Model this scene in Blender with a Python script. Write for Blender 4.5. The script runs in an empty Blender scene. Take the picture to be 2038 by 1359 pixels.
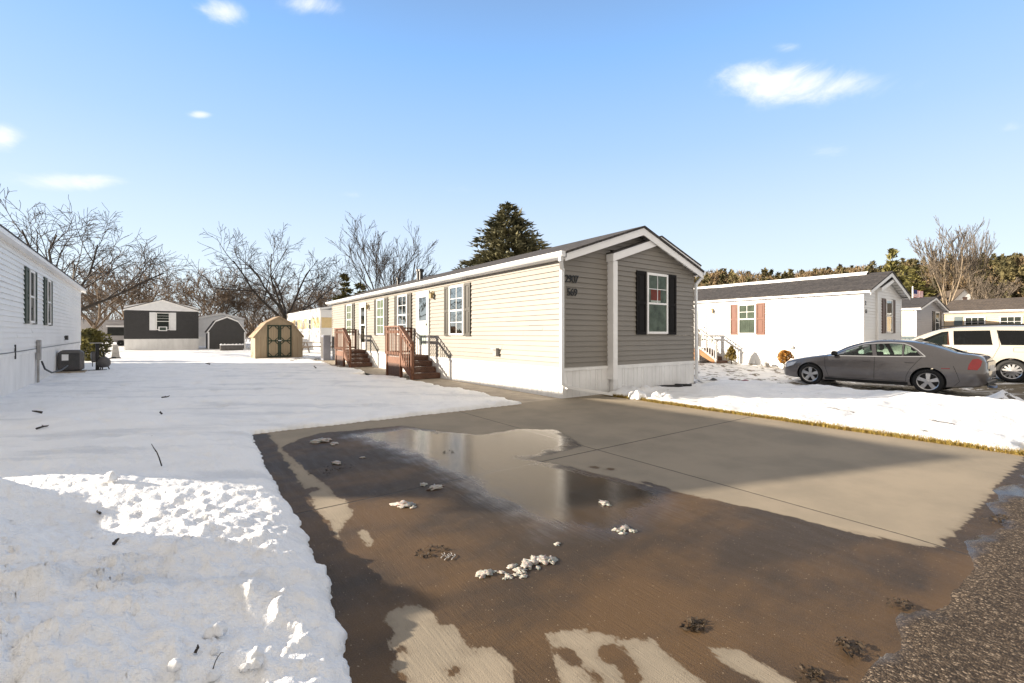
import bpy, bmesh, math, random
import numpy as np
from mathutils import Vector, Matrix

# ------------------------------------------------------------------ camera, sky, sun, exposure
scene = bpy.context.scene
COL = scene.collection
R = math.radians
YAW = 36.0                      # the street grid (X across the lots, Y along the homes) is turned 36 deg from the view axis
SN, CS = math.sin(R(YAW)), math.cos(R(YAW))
EYE, FPX, CU, HV = 1.35, 906.0, 1019.0, 665.0
cam_d = bpy.data.cameras.new('camera'); cam = bpy.data.objects.new('camera', cam_d); COL.objects.link(cam)
cam.location = (0, 0, EYE); cam.rotation_euler = (R(90), 0, R(-YAW))
cam_d.sensor_width = 36; cam_d.lens = 36 * FPX / 2038
cam_d.shift_y = (665 - 679.5) / 2038
cam_d.clip_start = 0.05; cam_d.clip_end = 2000
scene.camera = cam

SUN_EL, SUN_E, SKY_K, EXPO = 15.9, 5.0, .42, 1.38
to_sun = Vector((-CS * math.cos(R(SUN_EL)), SN * math.cos(R(SUN_EL)), math.sin(R(SUN_EL))))
sun_d = bpy.data.lights.new('sun', 'SUN'); sun_d.energy = SUN_E; sun_d.angle = R(0.6); sun_d.color = (1.0, 0.87, 0.70)
sun = bpy.data.objects.new('sun', sun_d); COL.objects.link(sun)
sun.rotation_euler = (-to_sun).to_track_quat('-Z', 'Y').to_euler()
sun.location = (-30, 20, 30)
scene.view_settings.view_transform = 'Standard'; scene.view_settings.look = 'None'
scene.view_settings.exposure = EXPO; scene.view_settings.gamma = 1
scene.render.engine = 'CYCLES'
scene.cycles.max_bounces = 6; scene.cycles.transparent_max_bounces = 12
scene.cycles.use_denoising = True
scene.cycles.sample_clamp_indirect = 6

def cdir(u, v):
    """direction in the world of a spot of the sky or the land, from its bearing"""
    r, e = (u - CU) / FPX, (HV - v) / FPX
    return Vector((r * CS + SN, -r * SN + CS, e))
def at(u, v, depth):
    d = cdir(u, v); return Vector((d.x * depth, d.y * depth, EYE + d.z * depth))
def gr(u, v, z=0.0):
    t = (EYE - z) * FPX / (v - HV); d = cdir(u, v); return (d.x * t, d.y * t)
def c2w(X, Y):
    return (X * CS + Y * SN, -X * SN + Y * CS)

world = bpy.data.worlds.new('World'); scene.world = world; world.use_nodes = True
wn, wl = world.node_tree.nodes, world.node_tree.links
wn.clear()
def WN(t, **k):
    n = wn.new(t)
    for a, b in k.items(): setattr(n, a, b)
    return n
def wmath(op, a, b=None, c=None, clamp=False):
    n = WN('ShaderNodeMath', operation=op, use_clamp=clamp)
    for i, x in enumerate((a, b, c)):
        if x is None: continue
        if isinstance(x, (int, float)): n.inputs[i].default_value = x
        else: wl.new(x, n.inputs[i])
    return n.outputs[0]
wo = WN('ShaderNodeOutputWorld'); bg = WN('ShaderNodeBackground'); wl.new(bg.outputs[0], wo.inputs[0])
tc = WN('ShaderNodeTexCoord'); DIRN = tc.outputs['Generated']
sky = WN('ShaderNodeTexSky', sky_type='NISHITA'); sky.sun_disc = False
sky.sun_elevation = R(SUN_EL); sky.sun_rotation = R(-54); sky.air_density = 1.0; sky.dust_density = 0.6; sky.ozone_density = 2.0
sep = WN('ShaderNodeSeparateXYZ'); wl.new(DIRN, sep.inputs[0])
ramp = WN('ShaderNodeValToRGB'); wl.new(sep.outputs[2], ramp.inputs[0])
er = ramp.color_ramp
stops = [(0.0, (.98, 1.06, 1.10)), (.10, (.86, .99, 1.10)), (.22, (.70, .87, 1.10)), (.36, (.48, .72, 1.09)), (.52, (.30, .58, 1.07)), (.70, (.22, .34, .58))]
er.elements[0].position, er.elements[0].color = stops[0][0], (*stops[0][1], 1)
er.elements[1].position, er.elements[1].color = stops[-1][0], (*stops[-1][1], 1)
for p, c in stops[1:-1]:
    e = er.elements.new(p); e.color = (*c, 1)
mixn = WN('ShaderNodeMix', data_type='RGBA', blend_type='MIX')
skm = WN('ShaderNodeMix', data_type='RGBA', blend_type='MULTIPLY'); skm.inputs[0].default_value = 1
wl.new(sky.outputs[0], skm.inputs[6]); skm.inputs[7].default_value = (.12, .12, .12, 1)
mixn.inputs[0].default_value = .85
wl.new(skm.outputs[2], mixn.inputs[6]); wl.new(ramp.outputs[0], mixn.inputs[7])
# added fill tone in the unseen sky behind the camera, to neutralise blue shade
dotb = WN('ShaderNodeVectorMath', operation='DOT_PRODUCT'); wl.new(DIRN, dotb.inputs[0]); dotb.inputs[1].default_value = (-SN * .8, -CS * .8, .6)
bk = WN('ShaderNodeMapRange', interpolation_type='SMOOTHSTEP'); wl.new(dotb.outputs[1], bk.inputs[0])
bk.inputs[1].default_value = -.02; bk.inputs[2].default_value = .5
bkm = WN('ShaderNodeMix', data_type='RGBA'); wl.new(bk.outputs[0], bkm.inputs[0]); wl.new(mixn.outputs[2], bkm.inputs[6]); bkm.inputs[7].default_value = (.78, .71, .63, 1)
# small fair weather clouds
nz = WN('ShaderNodeTexNoise'); nz.inputs['Scale'].default_value = 9; nz.inputs['Detail'].default_value = 8; nz.inputs['Roughness'].default_value = .66; nz.inputs['Distortion'].default_value = .5
mpn = WN('ShaderNodeMapping'); mpn.inputs['Scale'].default_value = (1, 1, 2.0); wl.new(DIRN, mpn.inputs[0]); wl.new(mpn.outputs[0], nz.inputs[0])
clouds = [(445, 22, 62, 30, .75), (628, 8, 75, 26, .7), (0, 275, 46, 36, .95), (150, 362, 105, 24, .75), (1575, 168, 170, 46, .95), (1500, 155, 95, 40, .85),
          (1565, 92, 52, 18, .5), (1655, 305, 75, 22, .45), (400, 228, 26, 10, .8), (2012, 252, 32, 20, .5), (965, 318, 70, 26, .22), (930, 378, 100, 18, .25),
          (1225, 424, 80, 20, .22), (700, 388, 30, 10, .3), (2100, 200, 60, 30, .6), (-150, 150, 120, 50, .8)]
acc = None
for (cu, cv, su, sv, k) in clouds:
    c = cdir(cu, cv); L = c.length; c = c / L
    rt = Vector((CS, -SN, 0)); rt = (rt - c * rt.dot(c)).normalized(); up = c.cross(rt); up = -up if up.z < 0 else up
    d1 = WN('ShaderNodeVectorMath', operation='DOT_PRODUCT'); wl.new(DIRN, d1.inputs[0]); d1.inputs[1].default_value = rt * (FPX * L / su)
    d2 = WN('ShaderNodeVectorMath', operation='DOT_PRODUCT'); wl.new(DIRN, d2.inputs[0]); d2.inputs[1].default_value = up * (FPX * L / sv)
    d3 = WN('ShaderNodeVectorMath', operation='DOT_PRODUCT'); wl.new(DIRN, d3.inputs[0]); d3.inputs[1].default_value = c
    q = wmath('ADD', wmath('MULTIPLY', d1.outputs[1], d1.outputs[1]), wmath('MULTIPLY', d2.outputs[1], d2.outputs[1]))
    f = wmath('POWER', 2.718, wmath('MULTIPLY', q, -1.5))
    f = wmath('MULTIPLY', wmath('MULTIPLY', f, k), wmath('GREATER_THAN', d3.outputs[1], 0.3))
    acc = f if acc is None else wmath('MAXIMUM', acc, f)
nn = WN('ShaderNodeMapRange', interpolation_type='SMOOTHSTEP'); wl.new(wmath('ADD', acc, wmath('MULTIPLY', wmath('SUBTRACT', nz.outputs[0], .5), 1.5)), nn.inputs[0]); nn.inputs[1].default_value = .22; nn.inputs[2].default_value = 1.15
cl = wmath('MULTIPLY', wmath('MULTIPLY', nn.outputs[0], 1.1), wmath('MULTIPLY', acc, 2.2, clamp=True), clamp=True)
cmx = WN('ShaderNodeMix', data_type='RGBA'); wl.new(cl, cmx.inputs[0]); wl.new(bkm.outputs[2], cmx.inputs[6]); cmx.inputs[7].default_value = (1.0, 1.03, 1.10, 1)
wl.new(cmx.outputs[2], bg.inputs[0]); bg.inputs[1].default_value = SKY_K

# ------------------------------------------------------------------ materials
def lin(c):
    return tuple((x / 12.92 if x <= .04045 else ((x + .055) / 1.055) ** 2.4) for x in c)
MATS = {}
def mat(name, col, rough=.6, var=.12, vscale=4.0, spec=.4, metal=0.0, bump=0.0, bscale=40.0, coat=0.0, stretch=(1, 1, 1), col2=None, thr=(.35, .65), trans=0):
    if name in MATS: return MATS[name]
    m = bpy.data.materials.new(name); m.use_nodes = True; MATS[name] = m
    nt = m.node_tree; N, L = nt.nodes, nt.links
    p = N['Principled BSDF']
    p.inputs['Roughness'].default_value = rough; p.inputs['Specular IOR Level'].default_value = spec; p.inputs['Metallic'].default_value = metal
    if coat: p.inputs['Coat Weight'].default_value = coat; p.inputs['Coat Roughness'].default_value = .04
    t = N.new('ShaderNodeTexCoord'); mp = N.new('ShaderNodeMapping'); mp.inputs['Scale'].default_value = stretch; L.new(t.outputs['Object'], mp.inputs[0])
    n = N.new('ShaderNodeTexNoise'); n.inputs['Scale'].default_value = vscale; n.inputs['Detail'].default_value = 6; n.inputs['Roughness'].default_value = .6
    L.new(mp.outputs[0], n.inputs[0])
    mr = N.new('ShaderNodeMapRange'); mr.inputs[1].default_value, mr.inputs[2].default_value = thr; L.new(n.outputs[0], mr.inputs[0])
    mx = N.new('ShaderNodeMix'); mx.data_type = 'RGBA'; L.new(mr.outputs[0], mx.inputs[0])
    lo = tuple(c * (1 - var) for c in col); hi = tuple(min(1, c * (1 + var)) for c in col) if col2 is None else col2
    mx.inputs[6].default_value = (*lo, 1); mx.inputs[7].default_value = (*hi, 1)
    L.new(mx.outputs[2], p.inputs['Base Color'])
    if bump:
        b = N.new('ShaderNodeTexNoise'); b.inputs['Scale'].default_value = bscale; b.inputs['Detail'].default_value = 5; L.new(mp.outputs[0], b.inputs[0])
        bp = N.new('ShaderNodeBump'); bp.inputs['Strength'].default_value = bump; bp.inputs['Distance'].default_value = .02
        L.new(b.outputs[0], bp.inputs['Height']); L.new(bp.outputs[0], p.inputs['Normal'])
    if trans: p.inputs['Subsurface Weight'].default_value = trans
    return m

m_beige = mat('beige vinyl', (.230, .212, .186), .5, .05, .8, .35, bump=.05, bscale=60)
m_white = mat('white vinyl', (.79, .785, .775), .45, .04, .8, .35, bump=.04, bscale=60)
m_trim = mat('white trim', (.82, .815, .81), .4, .04, 2.0)
m_skirt = mat('white skirting', (.77, .768, .762), .45, .07, 2.5, stretch=(1, 1, .4))
m_gutter = mat('painted gutter', (.76, .77, .78), .3, .04, 3)
m_shut_dk = mat('black shutter', (.014, .013, .013), .7, .1, spec=.12)
m_shut_gr = mat('grey brown shutter', (.034, .030, .023), .5, .1)
m_shut_red = mat('red shutter', (.135, .044, .022), .5, .1)
m_shut_brn = mat('brown shutter', (.10, .06, .05), .5, .1)
m_shut_teal = mat('slate shutter', (.09, .12, .13), .5, .1)
m_shut_grn = mat('dark green shutter', (.035, .055, .045), .5, .1)
m_charcoal = mat('charcoal siding', (.045, .045, .047), .6, .08, 3, bump=.1, bscale=30)
m_gable = mat('white painted metal', (.72, .73, .75), .4, .04)
m_yellow = mat('pale yellow siding', (.72, .56, .30), .5, .05)
m_greyside = mat('grey siding', (.36, .35, .36), .5, .05)
m_lamp = mat('brass lamp', (.35, .28, .16), .35, .1, metal=.6)
m_black = mat('black plastic', (.012, .012, .013), .45, .1)
m_darkmetal = mat('dark metal', (.05, .05, .052), .4, .2, metal=.5)
m_acgrey = mat('grey enamel', (.095, .09, .09), .45, .15, 6)
m_grey = mat('weathered grey', (.32, .31, .30), .7, .2, 5, bump=.2)
m_snowcap = mat('settled snow', (.86, .87, .89), .6, .03, 5, bump=.5, bscale=12)
m_ice = mat('dirty ice', (.40, .375, .34), .30, .15, 14, bump=.5, bscale=30, spec=.5, trans=.25)
m_stone = mat('dark stone', (.09, .09, .09), .8, .3, 12, bump=.6, bscale=18)
m_redball = mat('faded red plastic', (.20, .035, .045), .4, .2, 8)
m_leaf = mat('dead leaves', (.035, .024, .014), .8, .5, 30)
m_bark = mat('bark', (.040, .033, .028), .85, .35, 6, bump=.6, bscale=20, stretch=(1, 1, .25))
m_twig = mat('twigs', (.034, .028, .026), .85, .3, 2)
m_barklite = mat('pale bark', (.24, .19, .135), .85, .3, 3, bump=.4)
m_twigbrown = mat('brown twigs', (.13, .092, .062), .85, .3, 1.5)
m_needle = mat('spruce needles', (.065, .075, .042), .75, .4, 1.0, col2=(.22, .20, .105))
m_needle2 = mat('olive needles', (.06, .065, .02), .75, .4, 2, col2=(.17, .15, .04))
m_wood_g = mat('far pines', (.060, .062, .026), .85, .4, .25, col2=(.155, .128, .055))
m_wood_b = mat('far bare wood', (.16, .11, .062), .9, .35, .3, col2=(.23, .165, .09))
m_shrubbrown = mat('rusty foliage', (.36, .18, .035), .8, .4, 9)
m_shrubgreen = mat('bronze green foliage', (.11, .09, .018), .8, .4, 9, col2=(.22, .15, .03))
m_deck = mat('stained red deck wood', (.165, .072, .040), .6, .25, 9, stretch=(3, 3, 1), bump=.15, bscale=30)
m_tread = mat('dark stained tread', (.085, .038, .023), .55, .3, 7, stretch=(1, 4, 1), bump=.2, bscale=20)
m_grayrail = mat('weathered pale wood', (.42, .405, .39), .7, .15, 8)
m_orange = mat('bare orange wood', (.26, .12, .04), .6, .15, 6)
m_table = mat('grey planks', (.30, .25, .20), .8, .25, 9, bump=.2)
m_shedside = mat('tan plywood', (.31, .245, .165), .6, .12, 3, stretch=(6, 6, .5), bump=.15, bscale=20)
m_shedgreen = mat('dark green paint', (.014, .03, .018), .5, .15)
m_shedroof = mat('tan shingle', (.30, .215, .135), .8, .2, 14, bump=.3)
m_rubber = mat('tyre rubber', (.014, .014, .015), .75, .2, 9)
m_alloy = mat('alloy', (.55, .55, .56), .3, .06, metal=.85)
m_chrome = mat('chrome', (.75, .75, .76), .15, .03, metal=1)
m_seat = mat('grey seat cloth', (.06, .06, .065), .8, .2)
m_sedan = mat('grey car paint', (.15, .137, .135), .28, .04, 30, spec=.6, metal=.45, coat=1.0)
m_van = mat('pearl car paint', (.40, .375, .33), .35, .02, 30, spec=.5, metal=.15, coat=1.0)
m_redlamp = mat('red lamp lens', (.38, .010, .012), .12, .1, coat=1)
m_clearlamp = mat('clear lamp lens', (.55, .56, .58), .12, .1, 30, coat=1)
m_sign = mat('red sign board', (.38, .06, .03), .4, .1)
m_blueplate = mat('blue plastic bag', (.25, .35, .6), .4, .3, 8)
m_concrete_d = mat('old concrete', (.30, .255, .20), .75, .2, 3, bump=.3, bscale=60)

def shingle(name, c1, c2):
    m = mat(name, c1, .85, .2, 9, col2=c2, bump=.3, bscale=90)
    nt = m.node_tree; N, L = nt.nodes, nt.links; p = N['Principled BSDF']
    src = p.inputs['Base Color'].links[0].from_socket
    t = N.new('ShaderNodeTexCoord'); mp = N.new('ShaderNodeMapping'); mp.inputs['Rotation'].default_value = (0, 0, R(90)); L.new(t.outputs['Object'], mp.inputs[0])
    b = N.new('ShaderNodeTexBrick'); b.inputs['Scale'].default_value = 1; b.inputs['Brick Width'].default_value = .33; b.inputs['Row Height'].default_value = .14
    b.inputs['Mortar Size'].default_value = .008; b.inputs['Color1'].default_value = (1, 1, 1, 1); b.inputs['Color2'].default_value = (.62, .62, .62, 1); b.inputs['Mortar'].default_value = (.3, .3, .3, 1)
    L.new(mp.outputs[0], b.inputs[0])
    x = N.new('ShaderNodeMix'); x.data_type = 'RGBA'; x.blend_type = 'MULTIPLY'; x.inputs[0].default_value = 1
    L.new(src, x.inputs[6]); L.new(b.outputs[0], x.inputs[7]); L.new(x.outputs[2], p.inputs['Base Color'])
    return m
m_roof_dk = shingle('dark shingles', (.048, .043, .042), (.085, .075, .07))
m_roof_br = shingle('brown shingles', (.10, .078, .06), (.15, .115, .085))

def glassmat(name, tint, base):
    m = bpy.data.materials.new(name); m.use_nodes = True; N, L = m.node_tree.nodes, m.node_tree.links; N.clear()
    o = N.new('ShaderNodeOutputMaterial'); mx = N.new('ShaderNodeMixShader'); t = N.new('ShaderNodeBsdfTransparent'); g = N.new('ShaderNodeBsdfGlossy')
    t.inputs[0].default_value = (*tint, 1); g.inputs['Roughness'].default_value = .03; g.inputs[0].default_value = (.40, .42, .43, 1)
    f = N.new('ShaderNodeFresnel'); f.inputs[0].default_value = 1.5
    a = N.new('ShaderNodeMath'); a.operation = 'ADD'; a.use_clamp = True; a.inputs[1].default_value = base; L.new(f.outputs[0], a.inputs[0])
    # faint waviness of real panes
    n = N.new('ShaderNodeTexNoise'); n.inputs['Scale'].default_value = 2.2; tcn = N.new('ShaderNodeTexCoord'); L.new(tcn.outputs['Object'], n.inputs[0])
    b = N.new('ShaderNodeBump'); b.inputs['Strength'].default_value = .06; b.inputs['Distance'].default_value = .05; L.new(n.outputs[0], b.inputs['Height']); L.new(b.outputs[0], g.inputs['Normal'])
    L.new(a.outputs[0], mx.inputs[0]); L.new(t.outputs[0], mx.inputs[1]); L.new(g.outputs[0], mx.inputs[2]); L.new(mx.outputs[0], o.inputs[0])
    return m
m_glass = glassmat('window glass', (.86, .92, .88), -.02)
m_carglass = glassmat('car glass', (.42, .52, .48), .04)
m_vanglass = glassmat('privacy glass', (.10, .10, .12), .05)
m_dark = mat('dark room', (.02, .022, .022), .8, .3, 2)  # flat near black painted in for unlit room interiors
m_curt = mat('sheer curtain', (.24, .265, .21), .9, .12, 2)
m_curtw = mat('frosted film', (.20, .23, .20), .7, .45, 5, thr=(.3, .7))
m_doorw = mat('white door', (.74, .74, .74), .4, .04)

# ------------------------------------------------------------------ mesh helpers
class MB:
    def __init__(s): s.v, s.f, s.n = [], [], 0
    def add(s, verts, faces):
        o = s.n; s.v.extend([tuple(p) for p in verts]); s.n += len(verts)
        s.f.extend([tuple(i + o for i in f) for f in faces])
    def quad(s, a, b, c, d): s.add([a, b, c, d], [(0, 1, 2, 3)])
    def box(s, x0, x1, y0, y1, z0, z1):
        v = [(x, y, z) for z in (z0, z1) for y in (y0, y1) for x in (x0, x1)]
        s.add(v, [(0, 2, 3, 1), (4, 5, 7, 6), (0, 1, 5, 4), (2, 6, 7, 3), (0, 4, 6, 2), (1, 3, 7, 5)])
    def bar(s, a, b, w, h, up=(0, 0, 1)):
        a, b = Vector(a), Vector(b); d = (b - a).normalized(); sd = d.cross(Vector(up))
        if sd.length < 1e-4: sd = d.cross(Vector((1, 0, 0)))
        sd = sd.normalized() * w / 2; u = sd.cross(d).normalized() * h / 2
        v = [p + q for p in (a, b) for q in (-sd - u, sd - u, sd + u, -sd + u)]
        s.add(v, [(0, 1, 2, 3), (4, 7, 6, 5), (0, 4, 5, 1), (1, 5, 6, 2), (2, 6, 7, 3), (3, 7, 4, 0)])
    def tube(s, pts, rads, n=5, cap=True):
        pts = [Vector(p) for p in pts]
        if isinstance(rads, (int, float)): rads = [rads] * len(pts)
        k = len(pts); vs = []; ref = Vector((.13, .31, .94))
        for i in range(k):
            d = (pts[min(i + 1, k - 1)] - pts[max(i - 1, 0)])
            d = d.normalized() if d.length > 1e-9 else Vector((0, 0, 1))
            a = d.cross(ref)
            if a.length < .05: a = d.cross(Vector((1, 0, 0)))
            a.normalize(); b = d.cross(a)
            for j in range(n):
                t = 2 * math.pi * j / n; vs.append(pts[i] + (a * math.cos(t) + b * math.sin(t)) * rads[i])
        fs = [(i * n + j, i * n + (j + 1) % n, (i + 1) * n + (j + 1) % n, (i + 1) * n + j) for i in range(k - 1) for j in range(n)]
        if cap: fs.append(tuple(range(n))[::-1]); fs.append(tuple((k - 1) * n + j for j in range(n)))
        s.add(vs, fs)
    def lathe(s, prof, n=24, axis='z', c=(0, 0, 0)):
        vs = []
        for (r, h) in prof:
            for j in range(n):
                t = 2 * math.pi * j / n; x, y = r * math.cos(t), r * math.sin(t)
                vs.append((c[0] + x, c[1] + y, c[2] + h) if axis == 'z' else (c[0] + h, c[1] + x, c[2] + y))
        k = len(prof)
        s.add(vs, [(i * n + j, i * n + (j + 1) % n, (i + 1) * n + (j + 1) % n, (i + 1) * n + j) for i in range(k - 1) for j in range(n)])
    def prism(s, poly, axis, a, b):
        """polygon in the plane across axis, extruded from a to b"""
        def P(p, t): return (t, p[0], p[1]) if axis == 'x' else ((p[0], t, p[1]) if axis == 'y' else (p[0], p[1], t))
        n = len(poly); v = [P(p, a) for p in poly] + [P(p, b) for p in poly]
        s.add(v, [tuple(range(n)), tuple(range(n, 2 * n))[::-1]] + [(i, (i + 1) % n, n + (i + 1) % n, n + i) for i in range(n)])
    def build(s, name, m, parent=None, smooth=False, loc=None, bevel=0.0, fix=True):
        me = bpy.data.meshes.new(name); me.from_pydata(s.v, [], s.f); me.materials.append(m)
        if fix or bevel:
            bm = bmesh.new(); bm.from_mesh(me); bmesh.ops.recalc_face_normals(bm, faces=bm.faces)
            if bevel: bmesh.ops.bevel(bm, geom=bm.edges[:], offset=bevel, segments=1, affect='EDGES', clamp_overlap=True)
            bm.to_mesh(me); bm.free()
        if smooth: me.polygons.foreach_set('use_smooth', [True] * len(me.polygons))
        me.update()
        return link(name, me, parent, loc)
def link(name, me, parent=None, loc=None):
    o = bpy.data.objects.new(name, me); COL.objects.link(o)
    if parent is not None: o.parent = parent
    if loc is not None: o.location = loc
    return o
def np_mesh(name, V, F, m, parent=None, smooth=False):
    """V (n,3), F (m,3 or 4) arrays"""
    me = bpy.data.meshes.new(name); V = np.asarray(V, dtype=np.float32); F = np.asarray(F, dtype=np.int32); k = F.shape[1]
    me.vertices.add(len(V)); me.vertices.foreach_set('co', V.ravel())
    me.loops.add(F.size); me.loops.foreach_set('vertex_index', F.ravel())
    me.polygons.add(len(F)); me.polygons.foreach_set('loop_start', np.arange(len(F), dtype=np.int32) * k)
    if smooth: me.polygons.foreach_set('use_smooth', np.ones(len(F), dtype=bool))
    me.materials.append(m); me.update(calc_edges=True); me.validate()
    return link(name, me, parent)
def thing(name, label, cat, loc=(0, 0, 0), rz=0.0, group=None):
    o = bpy.data.objects.new(name, None); COL.objects.link(o); o.location = loc; o.rotation_euler = (0, 0, rz)
    o.empty_display_size = .2
    return tag(o, label, cat, group)
def tag(o, label, cat, group=None):
    o['label'] = label; o['category'] = cat
    if group: o['group'] = group
    return o
def struct(o): o['kind'] = 'structure'; return o
def copy_tree(o, parent=None):
    c = o.copy(); COL.objects.link(c)
    if parent is not None: c.parent = parent
    for ch in o.children: copy_tree(ch, c)
    return c

# ------------------------------------------------------------------ noise
_rng = np.random.RandomState(5)
_perm = _rng.rand(512, 512)
def vnoise(x, y):
    xi, yi = np.floor(x).astype(int), np.floor(y).astype(int); fx, fy = x - xi, y - yi
    fx, fy = fx * fx * (3 - 2 * fx), fy * fy * (3 - 2 * fy)
    a = _perm[xi % 512, yi % 512]; b = _perm[(xi + 1) % 512, yi % 512]; c = _perm[xi % 512, (yi + 1) % 512]; d = _perm[(xi + 1) % 512, (yi + 1) % 512]
    return (a * (1 - fx) + b * fx) * (1 - fy) + (c * (1 - fx) + d * fx) * fy - .5
def fbm(x, y, o=4, g=.5):
    s, a = 0, 1.0
    for i in range(o):
        s = s + a * vnoise(x * 2 ** i + 17.3 * i, y * 2 ** i + 9.1 * i); a *= g
    return s
def S(t): t = np.clip(t, 0, 1); return t * t * (3 - 2 * t)
def poly_sd(px, py, poly):
    """signed distance, positive inside"""
    P = np.array(poly); n = len(P); best = np.full(px.shape, 1e9); ins = np.zeros(px.shape, bool)
    for i in range(n):
        a, b = P[i], P[(i + 1) % n]; e = b - a; t = np.clip(((px - a[0]) * e[0] + (py - a[1]) * e[1]) / (e @ e + 1e-12), 0, 1)
        best = np.minimum(best, np.hypot(px - a[0] - t * e[0], py - a[1] - t * e[1]))
        cnd = ((a[1] > py) != (b[1] > py)) & (px < (b[0] - a[0]) * (py - a[1]) / (b[1] - a[1] + 1e-12) + a[0])
        ins ^= cnd
    return np.where(ins, best, -best)

# ------------------------------------------------------------------ the lie of the land
ENDL = 7.11                       # front end wall of the beige home
def dip(w, l):
    return .27 * S((w - 12.3) / 2.2) * (1 - .62 * S((w - 18.0) / 2.0)) * (1 - .75 * S((l - 7.3) / 5.0))
_le = np.array([-3, 1.0, 1.78, 2.1, 2.3, 2.71, 3.38, 4.2, 5.46, 7.07, 9]); _we = np.array([.48, .50, .53, .58, .62, .655, .665, .69, .73, .78, .8])
def snow_edges(w, l):
    n1 = fbm(w * 3.1, l * 3.1, 3) * .10 + fbm(w * 14, l * 14, 2) * .025
    dA = np.interp(l, _le, _we) - w + n1 * .6 + fbm(w * 26, l * 26, 2) * .022
    walk = 5.36 - .85 * np.exp(-((l - 14.9) / .8) ** 2) - .3 * np.exp(-((l - 19) / 1.5) ** 2)
    dB = np.minimum(l - 7.0 + n1 * .5, walk - w + n1 * 1.6)
    dC = np.where(l < 26, dB, 9.0)
    dl = np.maximum(dA, dC)
    dr = np.minimum(w - 7.66 + n1 * 1.8, l - .8 + n1 * 2)
    return np.maximum(dl, dr)
def snow_height(w, l):
    X, Y = w * CS - l * SN, w * SN + l * CS
    d = snow_edges(w, l)
    near = 1 - S((np.hypot(X, Y) - 5) / 6)
    left = S((1.2 - w) / .5)
    T = .075 + fbm(w * .45, l * .45, 3) * .05
    # ploughed heap beside the drive and along the road
    lump = np.maximum(fbm(w * 3.3 + 4, l * 3.3, 5, .58), -.25)
    heap = S((5.2 - l) / 3.0) * left
    T = T + heap * (.11 + .075 * lump + .05 * fbm(w * 9, l * 9, 3)) * S((.95 - w) / .9)
    T = T + .17 * np.exp(-(((X + 3.6) / 1.25) ** 2 + ((Y - 3.55) / .42) ** 2)) * left
    T = T * (1 - .35 * left * S((2.15 - Y) / .3) * S((X + 1.7) / .6)) + .06 * np.exp(-(((X + 1.75) / .5) ** 2 + ((Y - 1.8) / .3) ** 2)) * left
    # added ploughed ridges, mostly out of view, shaped to shade the near snow
    low = .96 + .04 * S((Y - 1.95) / .28)
    T = T + low * left * (1.0 + .25 * fbm(w * 1.6, l * 1.6, 3)) * .95 * np.exp(-((X + 4.6) / 1.05) ** 2) * S((Y - .2) / .6) * S((3.05 - Y) / .8)
    T = T + low * left * .42 * np.exp(-((X + 3.4) / .8) ** 2) * S((Y - .6) / .5) * S((2.85 - Y) / .55) + left * .30 * np.exp(-((X + 3.75) / .55) ** 2) * S((Y - 2.3) / .4) * S((3.42 - Y) / .35)
    # trampled rough patch by the drive corner
    T = T + .05 * lump * left * np.exp(-(((X + 3.6) / 1.9) ** 2 + ((Y - 5.0) / .9) ** 2))
    rip = np.sin((l * 1.0 + .35 * w + .25 * fbm(w, l, 2)) * 26) * .006 * S((1.2 - w) / .5) * S((w + .35) / .5) * S((3.6 - l) / 1.5)
    chunk = np.maximum(fbm(w * 7.5 + 3, l * 7.5, 4, .6) - .08, 0)
    T = T + rip + .016 * fbm(w * 24, l * 24, 4) * near + .10 * chunk * heap * S((.75 - w) / .6)
    # right lawn : windblown ridges
    rl = S((w - 7.5) / .4)
    T = T * (1 - .35 * rl) + rl * (.075 * fbm(w * 1.3, l * 2.2, 5) + .025 * np.maximum(fbm(w * 6, l * 6, 3), 0) * np.exp(-((w - 8.2) / .6) ** 2))
    lip = rl * .09 * np.exp(-((w - 12.35) / .35) ** 2) * S((7.0 - l) / 1.2); T = T + lip
    T = T + rl * .16 * np.exp(-(((w - 8.4) / 1.2) ** 2 + ((l - 6.72) / .16) ** 2)) * (.6 + 1.2 * np.maximum(fbm(w * 5, l * 5, 3), -.2))
    T = T + .42 * np.maximum(0, 1 - np.hypot((w - 14.6) / .75, (l - 1.75) / .6)) ** 1.2
    T = T + .03 * np.abs(fbm(w * 3, l * 3, 4)) * S((Y - 6) / 4)
    T = np.maximum(T, .02)
    T = T + (1 - rl) * S((Y - 4.5) / 2) * S((26 - Y) / 6) * (.018 * np.sin(Y * 3.1 + 1.5 * fbm(X * .3, Y * .3, 2)) * S((X + 12) / 3) * S((-3 - X) / 2) + .05 * np.maximum(fbm(w * 2.0, l * 2.0, 4), 0) - .04 * np.maximum(fbm(w * 3.4 + 9, l * 3.4, 2) - .22, 0) * 3)
    drv = S((w - 14.2) / .5) * S((6.4 - l) / .8)
    T = np.where(drv > 0, T * (1 - .8 * drv * (np.hypot(w - 14.6, l - 1.75) > .9)), T)
    k = np.clip(d / np.where(w < 3, .20, .12), 0, 1); edge = np.sqrt(np.maximum(0, 1 - (1 - k) ** 2))
    z = np.where(d > 0, T * edge - .012, -.14)
    return z - dip(w, l), d
def hz(w, l):
    z, d = snow_height(np.array([float(w)]), np.array([float(l)])); return float(z[0])

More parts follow.
